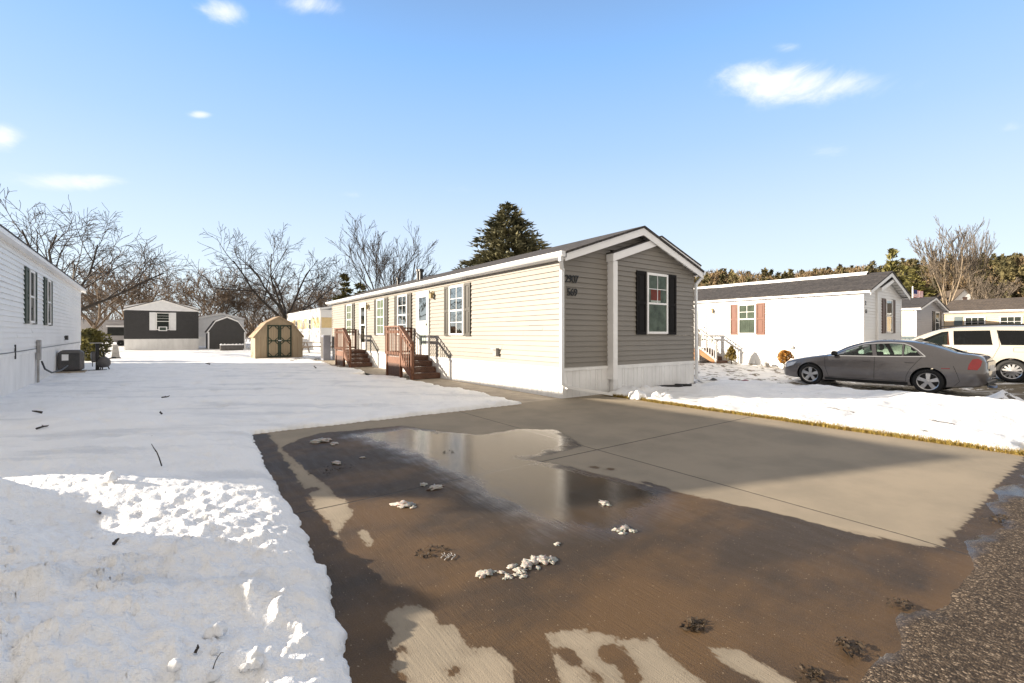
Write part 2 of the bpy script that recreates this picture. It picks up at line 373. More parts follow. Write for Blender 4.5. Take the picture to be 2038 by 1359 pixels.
def snow_material():
    m = bpy.data.materials.new('snow'); m.use_nodes = True; N, L = m.node_tree.nodes, m.node_tree.links; p = N['Principled BSDF']
    p.inputs['Roughness'].default_value = .55; p.inputs['Specular IOR Level'].default_value = .35
    t = N.new('ShaderNodeTexCoord')
    def noise(s, det=5, ro=.6):
        n = N.new('ShaderNodeTexNoise'); n.inputs['Scale'].default_value = s; n.inputs['Detail'].default_value = det; n.inputs['Roughness'].default_value = ro; L.new(t.outputs['Object'], n.inputs[0]); return n.outputs[0]
    def mr(x, a, b, c=0., d=1.):
        n = N.new('ShaderNodeMapRange'); n.interpolation_type = 'SMOOTHSTEP'
        for i, q in enumerate((a, b, c, d)): n.inputs[i + 1].default_value = q
        L.new(x, n.inputs[0]); return n.outputs[0]
    def mul(a, b):
        n = N.new('ShaderNodeMath'); n.operation = 'MULTIPLY'; L.new(a, n.inputs[0])
        if isinstance(b, float): n.inputs[1].default_value = b
        else: L.new(b, n.inputs[1])
        return n.outputs[0]
    mx = N.new('ShaderNodeMix'); mx.data_type = 'RGBA'; mx.inputs[6].default_value = (.91, .91, .91, 1); mx.inputs[7].default_value = (.85, .853, .858, 1)
    L.new(mr(noise(1.7), .4, .7), mx.inputs[0])
    at_ = N.new('ShaderNodeAttribute'); at_.attribute_name = 'bare'
    sub = N.new('ShaderNodeMath'); sub.operation = 'SUBTRACT'; L.new(at_.outputs['Fac'], sub.inputs[0])
    n2 = noise(2.6, 7, .65); L.new(n2, sub.inputs[1])
    fac = mr(sub.outputs[0], -.02, .03)
    dm = N.new('ShaderNodeMix'); dm.data_type = 'RGBA'; dm.inputs[6].default_value = (.045, .04, .03, 1); dm.inputs[7].default_value = (.16, .12, .065, 1); L.new(noise(30), dm.inputs[0])
    m2 = N.new('ShaderNodeMix'); m2.data_type = 'RGBA'; L.new(fac, m2.inputs[0]); L.new(mx.outputs[2], m2.inputs[6]); L.new(dm.outputs[2], m2.inputs[7])
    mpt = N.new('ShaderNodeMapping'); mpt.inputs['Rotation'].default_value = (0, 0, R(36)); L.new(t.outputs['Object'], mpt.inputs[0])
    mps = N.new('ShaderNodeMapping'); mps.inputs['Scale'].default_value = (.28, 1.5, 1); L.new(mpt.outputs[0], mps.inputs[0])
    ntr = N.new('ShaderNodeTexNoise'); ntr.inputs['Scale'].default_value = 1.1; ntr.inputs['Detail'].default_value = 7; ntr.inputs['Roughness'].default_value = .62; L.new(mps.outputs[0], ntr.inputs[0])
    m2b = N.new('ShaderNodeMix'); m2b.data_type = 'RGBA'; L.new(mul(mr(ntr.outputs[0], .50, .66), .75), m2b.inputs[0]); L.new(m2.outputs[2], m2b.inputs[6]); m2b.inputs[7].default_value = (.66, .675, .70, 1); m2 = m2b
    # specks of grit and dead leaf
    v = N.new('ShaderNodeTexVoronoi'); v.inputs['Scale'].default_value = 5; L.new(t.outputs['Object'], v.inputs[0])
    sp = mul(mr(v.outputs['Distance'], .05, .03), mr(noise(.9), .52, .62))
    m3 = N.new('ShaderNodeMix'); m3.data_type = 'RGBA'; L.new(sp, m3.inputs[0]); L.new(m2.outputs[2], m3.inputs[6]); m3.inputs[7].default_value = (.10, .08, .06, 1)
    L.new(m3.outputs[2], p.inputs['Base Color'])
    b = N.new('ShaderNodeBump'); b.inputs['Strength'].default_value = .9; b.inputs['Distance'].default_value = .045
    ad = N.new('ShaderNodeMath'); ad.operation = 'ADD'; L.new(mul(noise(9, 6), .9), ad.inputs[0]); L.new(mul(noise(55, 4), .35), ad.inputs[1])
    L.new(ad.outputs[0], b.inputs['Height']); L.new(b.outputs[0], p.inputs['Normal'])
    p.inputs['Subsurface Weight'].default_value = .0
    return m
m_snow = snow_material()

def build_snow():
    rr = np.concatenate([np.arange(-3.4, -1.36, .04), np.arange(-1.36, 1.34, .0046), np.arange(1.34, 2.2, .06)])
    yy = [.35]
    while yy[-1] < 62: yy.append(yy[-1] * 1.0085 + (.0 if yy[-1] > 1 else .01))
    yy = np.array(yy); RR, YY = np.meshgrid(rr, yy); X = RR * YY
    w, l = X * CS + YY * SN, -X * SN + YY * CS
    z, d = snow_height(w, l)
    nr, nc = z.shape
    idx = np.arange(nr * nc).reshape(nr, nc)
    F = np.stack([idx[:-1, :-1], idx[:-1, 1:], idx[1:, 1:], idx[1:, :-1]], -1).reshape(-1, 4)
    zz = (z + dip(w, l)).ravel(); keep = zz[F].max(1) > -.13
    F = F[keep]; used = np.unique(F); mp = np.full(nr * nc, -1); mp[used] = np.arange(len(used)); F = mp[F]
    V = np.stack([w.ravel(), l.ravel(), z.ravel()], -1)[used]
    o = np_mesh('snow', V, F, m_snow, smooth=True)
    W, Lq, D = w.ravel()[used], l.ravel()[used], d.ravel()[used]
    bare = np.full(len(W), .0)
    nb = S((W - 11.6) / 1.2) * S((20.4 - W) / .3) * S((16 - Lq) / 4)
    bare = np.maximum(bare, nb * (.40 + .05 * S((W - 13) / 1)))
    bare = np.maximum(bare, S((W - 14.2) / .4) * S((7.3 - Lq) / .8) * S((Lq - 2.2) / .6) * .50)
    bare = np.maximum(bare, S((W - 15.6) / .4) * S((6.0 - Lq) / .8) * .60)
    bare = np.maximum(bare, S((W - 19.7) / .5) * S((Lq - 8.0) / 1) * .52 * S((13.5 - Lq) / 1))
    bare = np.maximum(bare, np.where((W > 7.6) & (W < 12.6) & (Lq > 6.78) & (Lq < 7.5), .56, 0) * S((Lq - 6.8) / .18))
    bare = np.maximum(bare, np.where((W > 4.2) & (W < 6.4) & (Lq > 24), .46, 0))
    bare = np.maximum(bare, np.where((W > 8.1) & (W < 12.4) & (Lq < 6.9), .335, 0))
    bare = np.maximum(bare, np.where((W < 6.3) & (Lq > 9.5), .275, 0))
    bare = np.where((W < 3) & (D < .03), .30, bare)
    a = o.data.attributes.new('bare', 'FLOAT', 'POINT'); a.data.foreach_set('value', bare.astype(np.float32))
    return struct(o)
build_snow()

def flat_sheet(name, x0, x1, y0, y1, z, m, nx=1, ny=1):
    mb = MB()
    for i in range(nx):
        for j in range(ny):
            xa, xb = x0 + (x1 - x0) * i / nx, x0 + (x1 - x0) * (i + 1) / nx; ya, yb = y0 + (y1 - y0) * j / ny, y0 + (y1 - y0) * (j + 1) / ny
            mb.quad((xa, ya, z), (xb, ya, z), (xb, yb, z), (xa, yb, z))
    return struct(mb.build(name, m))
m_field = mat('snowy field', (.82, .83, .85), .7, .06, .2, bump=.3, bscale=3)
flat_sheet('ground', -900, 900, -900, 900, -.42, m_field)
m_dirt = mat('wet soil', (.05, .042, .032), .6, .3, 8, bump=.5, bscale=30)
flat_sheet('soil', -9, 26, .4, 60, -.30, m_dirt)
flat_sheet('path', 5.2, 6.6, 6.9, 25.4, -.005, m_concrete_d)

# ------------------------------------------------------------------ driveway with wet stains, road
def pix(lst): return [gr(u, v) for u, v in lst]
WET = pix([(556, 890), (600, 872), (640, 861), (700, 857), (732, 853), (800, 847), (879, 858), (955, 865), (1031, 853), (1106, 854), (1161, 887), (1100, 903), (1051, 913),
           (1123, 926), (1195, 944), (1260, 959), (1310, 971), (1420, 995), (1560, 1025), (1700, 1060), (1830, 1085), (1887, 1086), (1872, 1070), (1950, 1052), (1960, 1022), (2010, 1002), (2080, 975),
           (2500, 1080), (2500, 1700), (700, 1700), (690, 1250), (688, 1160), (680, 1110), (677, 1057), (701, 1019), (689, 999), (670, 988), (629, 950), (591, 920)])
DRY = [pix(q) for q in (
    [(690, 1440), (745, 1330), (790, 1245), (850, 1238), (905, 1247), (925, 1280), (950, 1302), (972, 1283), (1010, 1325), (1050, 1440)],
    [(1088, 1259), (1139, 1255), (1199, 1259), (1215, 1266), (1250, 1272), (1300, 1278), (1332, 1311), (1394, 1359), (1440, 1440), (1140, 1440), (1122, 1359), (1101, 1304)],
    [(1403, 1280), (1440, 1288), (1473, 1300), (1517, 1329), (1588, 1359), (1640, 1420), (1540, 1380), (1500, 1355), (1447, 1324)],
    [(713, 1053), (730, 1055), (743, 1082), (736, 1087), (719, 1070)],
    [(655, 1000), (689, 999), (701, 1019), (684, 1040), (665, 1030)],
    [(790, 1206), (830, 1205), (868, 1222), (845, 1245), (800, 1262), (770, 1235)])]
SPOTS = [(792, 1297, .035), (905, 1337, .035), (1135, 1308, .06), (1150, 1318, .04), (1245, 1322, .05), (1210, 1300, .05), (1225, 1308, .05), (1310, 973, .09), (1290, 962, .06), (1185, 930, .05), (1212, 934, .05),
         (620, 975, .07), (640, 1040, .05), (652, 1060, .05), (1180, 1345, .05), (1260, 1350, .06)]
PUD = pix([(700, 868), (800, 850), (879, 856), (955, 863), (1031, 851), (1106, 852), (1165, 887), (1051, 913), (1123, 926), (1195, 944), (1260, 959), (1310, 971),
           (1330, 1010), (1230, 1060), (1100, 1060), (980, 1000), (860, 925), (760, 890)])

def concrete_material():
    m = bpy.data.materials.new('driveway concrete'); m.use_nodes = True; N, L = m.node_tree.nodes, m.node_tree.links; p = N['Principled BSDF']
    t = N.new('ShaderNodeTexCoord'); OB = t.outputs['Object']
    def noise(s, det=5, ro=.6, sc=(1, 1, 1)):
        mp = N.new('ShaderNodeMapping'); mp.inputs['Scale'].default_value = sc; L.new(OB, mp.inputs[0])
        n = N.new('ShaderNodeTexNoise'); n.inputs['Scale'].default_value = s; n.inputs['Detail'].default_value = det; n.inputs['Roughness'].default_value = ro; L.new(mp.outputs[0], n.inputs[0]); return n.outputs[0]
    def M2(op, a, b, clamp=False):
        n = N.new('ShaderNodeMath'); n.operation = op; n.use_clamp = clamp
        for i, x in enumerate((a, b)):
            if isinstance(x, (int, float)): n.inputs[i].default_value = x
            else: L.new(x, n.inputs[i])
        return n.outputs[0]
    def mr(x, a, b, c=0., d=1., it='SMOOTHSTEP'):
        n = N.new('ShaderNodeMapRange'); n.interpolation_type = it
        for i, q in enumerate((a, b, c, d)): n.inputs[i + 1].default_value = q
        L.new(x, n.inputs[0]); return n.outputs[0]
    def mixc(f, a, b):
        n = N.new('ShaderNodeMix'); n.data_type = 'RGBA'
        if isinstance(f, (int, float)): n.inputs[0].default_value = f
        else: L.new(f, n.inputs[0])
        for i, x in ((6, a), (7, b)):
            if isinstance(x, tuple): n.inputs[i].default_value = (*x, 1)
            else: L.new(x, n.inputs[i])
        return n.outputs[2]
    def attr(nm):
        a = N.new('ShaderNodeAttribute'); a.attribute_name = nm; return a.outputs['Fac']
    wet_sd = M2('ADD', attr('wet'), M2('MULTIPLY', M2('SUBTRACT', noise(7, 6, .6, (1.6, .7, 1)), .5), .16))
    wet_sd = M2('ADD', wet_sd, M2('MULTIPLY', M2('SUBTRACT', noise(45, 3, .6, (1.8, .6, 1)), .5), .035))
    wet = mr(wet_sd, -.004, .012)
    pud = mr(M2('ADD', attr('pud'), M2('ADD', M2('MULTIPLY', M2('SUBTRACT', noise(3.0, 4), .5), .5), M2('MULTIPLY', M2('SUBTRACT', noise(40, 3, .6, (1.3, .09, 1)), .5), .35))), -.22, .55)
    grain = noise(170, 3, .7); blot = noise(1.3, 5); spk = noise(420, 2, .5)
    dry = mixc(mr(blot, .35, .7), (.315, .264, .196), (.245, .210, .158))
    dry = mixc(mr(grain, .35, .75, 0, .35), dry, (.24, .20, .16))
    wetc = mixc(mr(noise(.8, 5, .6, (.8, 1.4, 1)), .36, .60), (.104, .062, .028), (.036, .027, .019))
    wetc = mixc(mr(grain, .45, .75, 0, .75), wetc, (.14, .085, .042))
    wetc = mixc(mr(noise(260, 2, .6), .55, .7, 0, .6), wetc, (.03, .02, .014))
    vo = N.new('ShaderNodeTexVoronoi'); vo.inputs['Scale'].default_value = 48; L.new(OB, vo.inputs[0])
    wetc = mixc(M2('MULTIPLY', mr(vo.outputs['Distance'], .16, .08), mr(noise(30, 2), .5, .6)), wetc, (.34, .27, .19))
    dry = mixc(M2('MULTIPLY', mr(vo.outputs['Distance'], .14, .07), mr(noise(22, 2), .52, .6)), dry, (.12, .09, .06))
    wetc = mixc(M2('MULTIPLY', pud, .55), wetc, (.05, .042, .036))
    dry = mixc(mr(M2('ADD', wet_sd, M2('MULTIPLY', noise(18, 4), .05)), -.02, .03, 0, .30), dry, (.13, .10, .07))
    col = mixc(wet, dry, wetc)
    # tooled joints
    sx = N.new('ShaderNodeSeparateXYZ'); L.new(OB, sx.inputs[0])
    wob = M2('MULTIPLY', M2('SUBTRACT', noise(25, 2), .5), .006)
    def line(ax, pos, wd):
        return mr(M2('ADD', M2('ABSOLUTE', M2('SUBTRACT', sx.outputs[ax], pos), 0), wob), wd, wd * .45)
    j = M2('MAXIMUM', M2('MAXIMUM', line(0, 3.93, .010), line(1, 3.72, .012)), 0)
    col = mixc(M2('MULTIPLY', j, .85), col, (.035, .03, .026))
    L.new(col, p.inputs['Base Color'])
    rough_w = M2('ADD', mr(pud, 0., .5, .58, .11, 'LINEAR'), M2('MULTIPLY', M2('SUBTRACT', noise(9, 5, .65, (1.5, .3, 1)), .42), .34), True)
    rm = N.new('ShaderNodeMix'); rm.data_type = 'FLOAT'; L.new(wet, rm.inputs[0]); rm.inputs[2].default_value = .85; L.new(rough_w, rm.inputs[3])
    L.new(rm.outputs[0], p.inputs['Roughness'])
    sp = N.new('ShaderNodeMix'); sp.data_type = 'FLOAT'; L.new(wet, sp.inputs[0]); sp.inputs[2].default_value = .25; L.new(mr(pud, 0, .5, .26, .95, 'LINEAR'), sp.inputs[3]); L.new(sp.outputs[0], p.inputs['Specular IOR Level'])
    broom = noise(55, 4, .6, (1.4, .09, 1))
    h = M2('ADD', M2('MULTIPLY', broom, .55), M2('ADD', M2('MULTIPLY', grain, .5), M2('MULTIPLY', j, -1.5)))
    bp = N.new('ShaderNodeBump'); bp.inputs['Distance'].default_value = .005
    ks = N.new('ShaderNodeMix'); ks.data_type = 'FLOAT'; L.new(wet, ks.inputs[0]); ks.inputs[2].default_value = .8; L.new(mr(pud, 0, .5, 1.0, .11, 'LINEAR'), ks.inputs[3])
    L.new(ks.outputs[0], bp.inputs['Strength']); L.new(h, bp.inputs['Height']); L.new(bp.outputs[0], p.inputs['Normal'])
    return m
def build_driveway():
    xs, ys = np.arange(.05, 7.62, .04), np.arange(.45, 7.16, .04)
    Xg, Yg = np.meshgrid(xs, ys)
    wet = poly_sd(Xg, Yg, WET)
    for q in DRY: wet = np.minimum(wet, -poly_sd(Xg, Yg, q))
    for (u, v, r) in SPOTS:
        c = gr(u, v); wet = np.maximum(wet, r - np.hypot(Xg - c[0], Yg - c[1]))
    bank = .12 - np.abs(Xg - np.interp(Yg, _le, _we) - .06); wet = np.maximum(wet, np.where(Yg < 7, bank, -1))
    wet = np.maximum(wet, .12 - (Yg - .62))
    wet = np.clip(wet, -.5, .5); pud = np.clip(poly_sd(Xg, Yg, PUD), -.6, .8)
    z = 0.0 - .012 * S((.95 - Yg) / .4)
    nr, nc = Xg.shape; idx = np.arange(nr * nc).reshape(nr, nc)
    F = np.stack([idx[:-1, :-1], idx[:-1, 1:], idx[1:, 1:], idx[1:, :-1]], -1).reshape(-1, 4)
    o = np_mesh('driveway', np.stack([Xg.ravel(), Yg.ravel(), z.ravel()], -1), F, concrete_material(), smooth=True)
    for nm, A in (('wet', wet), ('pud', pud)):
        a = o.data.attributes.new(nm, 'FLOAT', 'POINT'); a.data.foreach_set('value', A.ravel().astype(np.float32))
    struct(o)
build_driveway()

def asphalt_material():
    m = bpy.data.materials.new('asphalt'); m.use_nodes = True; N, L = m.node_tree.nodes, m.node_tree.links; p = N['Principled BSDF']
    t = N.new('ShaderNodeTexCoord')
    v = N.new('ShaderNodeTexVoronoi'); v.inputs['Scale'].default_value = 120; L.new(t.outputs['Object'], v.inputs[0])
    r = N.new('ShaderNodeValToRGB'); L.new(v.outputs['Color'], r.inputs[0]); r.color_ramp.elements[0].color = (.018, .014, .011, 1); r.color_ramp.elements[1].color = (.34, .27, .20, 1)
    e = r.color_ramp.elements.new(.45); e.color = (.045, .032, .022, 1); e = r.color_ramp.elements.new(.72); e.color = (.10, .073, .05, 1)
    n = N.new('ShaderNodeTexNoise'); n.inputs['Scale'].default_value = 2.2; n.inputs['Detail'].default_value = 6; L.new(t.outputs['Object'], n.inputs[0])
    sx = N.new('ShaderNodeSeparateXYZ'); L.new(t.outputs['Object'], sx.inputs[0])
    ml = N.new('ShaderNodeMath'); ml.operation = 'MULTIPLY_ADD'; L.new(n.outputs[0], ml.inputs[0]); ml.inputs[1].default_value = .75; L.new(sx.outputs[1], ml.inputs[2])
    wet = N.new('ShaderNodeMapRange'); wet.interpolation_type = 'SMOOTHSTEP'; wet.inputs[1].default_value = .92; wet.inputs[2].default_value = 1.12; L.new(ml.outputs[0], wet.inputs[0])
    mx = N.new('ShaderNodeMix'); mx.data_type = 'RGBA'; L.new(wet.outputs[0], mx.inputs[0]); L.new(r.outputs[0], mx.inputs[6]); mx.inputs[7].default_value = (.035, .028, .024, 1)
    L.new(mx.outputs[2], p.inputs['Base Color'])
    rr = N.new('ShaderNodeMapRange'); L.new(wet.outputs[0], rr.inputs[0]); rr.inputs[3].default_value = .85; rr.inputs[4].default_value = .10; L.new(rr.outputs[0], p.inputs['Roughness']); p.inputs['Specular IOR Level'].default_value = .25
    b = N.new('ShaderNodeBump'); b.inputs['Distance'].default_value = .006; L.new(v.outputs['Distance'], b.inputs['Height']); b.invert = True
    bs = N.new('ShaderNodeMapRange'); L.new(wet.outputs[0], bs.inputs[0]); bs.inputs[3].default_value = .9; bs.inputs[4].default_value = .12; L.new(bs.outputs[0], b.inputs['Strength'])
    L.new(b.outputs[0], p.inputs['Normal'])
    return m
m_asph = asphalt_material()
def build_road():
    xs = np.concatenate([[-40, -10], np.arange(-3, 13.01, .06), [20, 60]]); ys = np.concatenate([[-7, -3], np.arange(-1.5, .9, .06)])
    Xg, Yg = np.meshgrid(xs, ys)
    edge = .66 + .22 * fbm(xs * 1.9, xs * 0 + 3, 4)
    z = -.018 + .030 * S((edge[None, :] - Yg) / .10) - .05 * (Yg > edge[None, :] + .05) + .006 * fbm(Xg * 2, Yg * 2, 2)
    nr, nc = Xg.shape; idx = np.arange(nr * nc).reshape(nr, nc)
    F = np.stack([idx[:-1, :-1], idx[:-1, 1:], idx[1:, 1:], idx[1:, :-1]], -1).reshape(-1, 4)
    struct(np_mesh('road', np.stack([Xg.ravel(), Yg.ravel(), z.ravel()], -1), F, m_asph, smooth=True))
build_road()

# dry grass verge along the drive
def grass_strip():
    rs = np.random.RandomState(8); n = 9000
    l = rs.uniform(.75, 6.95, n); w = 7.60 + np.abs(rs.normal(0, .085, n)) - .05 + .05 * fbm(l * 2, l * 0, 2)
    h = rs.uniform(.03, .085, n); a = rs.uniform(0, 6.28, n); t = rs.uniform(.2, 1.1, n)
    bw = rs.uniform(.003, .007, n)
    dx, dy = np.cos(a), np.sin(a)
    b0 = np.stack([w - dy * bw, l + dx * bw, np.full(n, -.01)], -1); b1 = np.stack([w + dy * bw, l - dx * bw, np.full(n, -.01)], -1)
    tp = np.stack([w + dx * h * t, l + dy * h * t, h * .9], -1)
    V = np.stack([b0, b1, tp], 1).reshape(-1, 3); F = np.arange(n * 3).reshape(-1, 3)
    o = np_mesh('dry_grass', V, F, mat('straw', (.42, .28, .07), .8, .4, 9, col2=(.30, .23, .05)))
    o['kind'] = 'stuff'; o['label'] = 'strip of yellow dead grass edging the driveway'; o['category'] = 'grass'
    mb = MB(); mb.box(7.56, 7.80, .75, 7.05, -.06, .004); struct(mb.build('turf', mat('matted straw', (.15, .105, .04), .9, .5, 22, bump=.8, bscale=60)))
grass_strip()

# ------------------------------------------------------------------ manufactured homes
class Plane:
    """a wall plane: a along the wall, z up, off outwards"""
    def __init__(s, o, u, n): s.o, s.u, s.n = Vector(o), Vector(u), Vector(n)
    def p(s, a, z, off=0.0): return s.o + s.u * a + s.n * off + Vector((0, 0, z))
    def box(s, mb, a0, a1, z0, z1, f0, f1):
        v = [s.p(a, z, f) for z in (z0, z1) for f in (f0, f1) for a in (a0, a1)]
        mb.add(v, [(0, 2, 3, 1), (4, 5, 7, 6), (0, 1, 5, 4), (2, 6, 7, 3), (0, 4, 6, 2), (1, 3, 7, 5)])
srg = random.Random(9)
def siding(mb, P, a0, a1, z0, z1, lim=None, course=.115, d=.024):
    z = z0
    while z < z1 - 1e-4:
        t = min(z + course, z1)
        b0, b1 = (a0, a1) if lim is None else lim(z); c0, c1 = (a0, a1) if lim is None else lim(t - .0001)
        if b1 - b0 > .02:
            c0, c1 = (c0, c1) if c1 > c0 else ((c0 + c1) / 2, (c0 + c1) / 2)
            cuts = [b0]
            if b1 - b0 > 3.9 and lim is None:
                q = b0 + srg.uniform(.6, 3.6)
                while q < b1 - .4: cuts.append(q); q += 3.66
            cuts.append(b1)
            for i, (e0, e1) in enumerate(zip(cuts[:-1], cuts[1:])):
                dd = d + srg.uniform(-.004, .004); g0 = c0 if i == 0 else e0; g1 = c1 if i == len(cuts) - 2 else e1; j0, j1 = srg.uniform(-.003, .003), srg.uniform(-.003, .003)
                mb.quad(P.p(e0, z + j0, dd), P.p(e1, z + j1, dd), P.p(g1, t, 0), P.p(g0, t, 0))
                mb.quad(P.p(e0, z + j0, 0), P.p(e1, z + j1, 0), P.p(e1, z + j1, dd), P.p(e0, z + j0, dd))
                if i: mb.quad(P.p(e0, z, 0), P.p(e0, z, dd), P.p(e0, t, .0), P.p(e0, t, -.001))
        z = t
def skirting(mb, P, a0, a1, z0, z1, rng):
    a = a0; k = 0
    while a < a1 - .01:
        b = min(a + (.13, .17, .065, .13, .20)[k % 5], a1); k += 1
        mb.quad(P.p(a, z0, 0), P.p(b - .014, z0, 0), P.p(b - .014, z1, 0), P.p(a, z1, 0))
        mb.quad(P.p(b - .014, z0, 0), P.p(b - .010, z0, -.014), P.p(b - .010, z1, -.014), P.p(b - .014, z1, 0))
        mb.quad(P.p(b - .010, z0, -.014), P.p(b, z0, 0), P.p(b, z1, 0), P.p(b - .010, z1, -.014))
        a = b
def window(home, P, a0, a1, z0, z1, backing=None, muntin=(2, 2), sh=0, shm=None, meet=.5, lower_m=False, frame_m=None, label=None, gap=.0, folds=True):
    mb = MB(); fw = .055
    P.box(mb, a0, a0 + fw, z0, z1, .0, .064); P.box(mb, a1 - fw, a1, z0, z1, .0, .064)
    P.box(mb, a0 + fw, a1 - fw, z1 - fw, z1, .0, .063); P.box(mb, a0 + fw, a1 - fw, z0, z0 + fw, .0, .070)
    zm = z0 + (z1 - z0) * meet
    if meet: P.box(mb, a0 + fw, a1 - fw, zm - .022, zm + .022, .030, .060)
    def grid(za, zb, nx, nz):
        for i in range(1, nx): a = a0 + fw + (a1 - a0 - 2 * fw) * i / nx; P.box(mb, a - .008, a + .008, za, zb, .036, .052)
        for j in range(1, nz): z = za + (zb - za) * j / nz; P.box(mb, a0 + fw, a1 - fw, z - .008, z + .008, .037, .051)
    if muntin[0] > 1 or muntin[1] > 1:
        grid(zm + .022 if meet else z0 + fw, z1 - fw, *muntin)
        if lower_m: grid(z0 + fw, zm - .022, *muntin)
    w = mb.build('window', frame_m or m_trim, home)
    if label: w['label'] = label
    pb = MB(); pb.quad(P.p(a0 + fw, z0 + fw, .046), P.p(a1 - fw, z0 + fw, .046), P.p(a1 - fw, z1 - fw, .046), P.p(a0 + fw, z1 - fw, .046)); pb.build('pane', m_glass, w)
    cb = MB(); n = 40; aa = [a0 + fw + (a1 - a0 - 2 * fw) * i / n for i in range(n + 1)]
    amp = .004 if folds else .0006
    of = [.036 + amp * .7 * math.sin(i * 1.35) + amp * .5 * math.sin(i * .5) for i in range(n + 1)]
    for i in range(n): cb.quad(P.p(aa[i], z0 + fw, of[i]), P.p(aa[i + 1], z0 + fw, of[i + 1]), P.p(aa[i + 1], z1 - fw, of[i + 1]), P.p(aa[i], z1 - fw, of[i]))
    cb.build('curtain' if backing in (m_curt, None) else 'window_backing', backing or m_curt, w, smooth=True)  # sheet behind the pane; dark ones stand in for the unlit room
    if sh:
        for s0, s1 in ((a0 - sh - .012, a0 - .012), (a1 + .012, a1 + sh + .012)):
            b = MB(); P.box(b, s0, s0 + .055, z0 - .02, z1 + .02, 0, .048); P.box(b, s1 - .055, s1, z0 - .02, z1 + .02, 0, .048)
            zq = z0 + (z1 - z0) * .50
            for q0, q1 in ((z0 - .02, z0 + .05), (zq - .035, zq + .035), (z1 - .05, z1 + .02)): P.box(b, s0 + .055, s1 - .055, q0, q1, 0, .047)
            P.box(b, s0 + .05, s1 - .05, z0, z1, 0, .031)
            for q0, q1 in ((z0 + .09, zq - .075), (zq + .075, z1 - .09)): P.box(b, s0 + .09, s1 - .09, q0, q1, .031, .041)
            b.build('shutter', shm, home)
    return w
def door(home, P, a0, a1, z0, z1, handle_right=False, backing=None):
    mb = MB(); f = .06
    P.box(mb, a0, a0 + f, z0, z1, 0, .06); P.box(mb, a1 - f, a1, z0, z1, 0, .06); P.box(mb, a0 + f, a1 - f, z1 - f, z1, 0, .059)
    zk = z0 + .32; zm = z0 + 1.08; s = .12
    P.box(mb, a0 + f, a0 + f + s, z0, z1 - f, 0, .045); P.box(mb, a1 - f - s, a1 - f, z0, z1 - f, 0, .045)
    for q0, q1 in ((z0, zk), (zm - .03, zm + .03), (z1 - f - .13, z1 - f)): P.box(mb, a0 + f + s, a1 - f - s, q0, q1, 0, .044)
    d = mb.build('door', m_doorw, home)
    g = MB()
    for q0, q1 in ((zk, zm - .03), (zm + .03, z1 - f - .13)): g.quad(P.p(a0 + f + s, q0, .042), P.p(a1 - f - s, q0, .042), P.p(a1 - f - s, q1, .042), P.p(a0 + f + s, q1, .042))
    g.build('pane', m_glass, d)
    k = MB()
    for q0, q1 in ((zk, zm - .03), (zm + .03, z1 - f - .13)): P.box(k, a0 + f + s, a1 - f - s, q0, q1, .012, .034)
    k.build('door_panel', backing or m_doorw, d)
    h = MB(); ah = (a1 - f - s * .5) if handle_right else (a0 + f + s * .5)
    P.box(h, ah - .02, ah + .02, zm - .16, zm - .02, .045, .06); P.box(h, ah - .013, ah + .013, zm - .11, zm - .085, .06, .10); h.build('handle', m_black, d)
    return d
def porch_lamp(home, P, a, z):
    mb = MB(); P.box(mb, a - .045, a + .045, z - .02, z + .10, 0, .025); P.box(mb, a - .05, a + .05, z - .14, z + .02, .05, .14)
    mb.prism([], 'x', 0, 0) if False else None
    mb.tube([P.p(a, z + .06, .02), P.p(a, z + .09, .07), P.p(a, z + .02, .095)], .012, 6)
    mb.tube([P.p(a, z + .02, .095), P.p(a, z + .06, .095)], [.075, .015], 8)
    mb.build('porch_lamp', m_lamp, home)

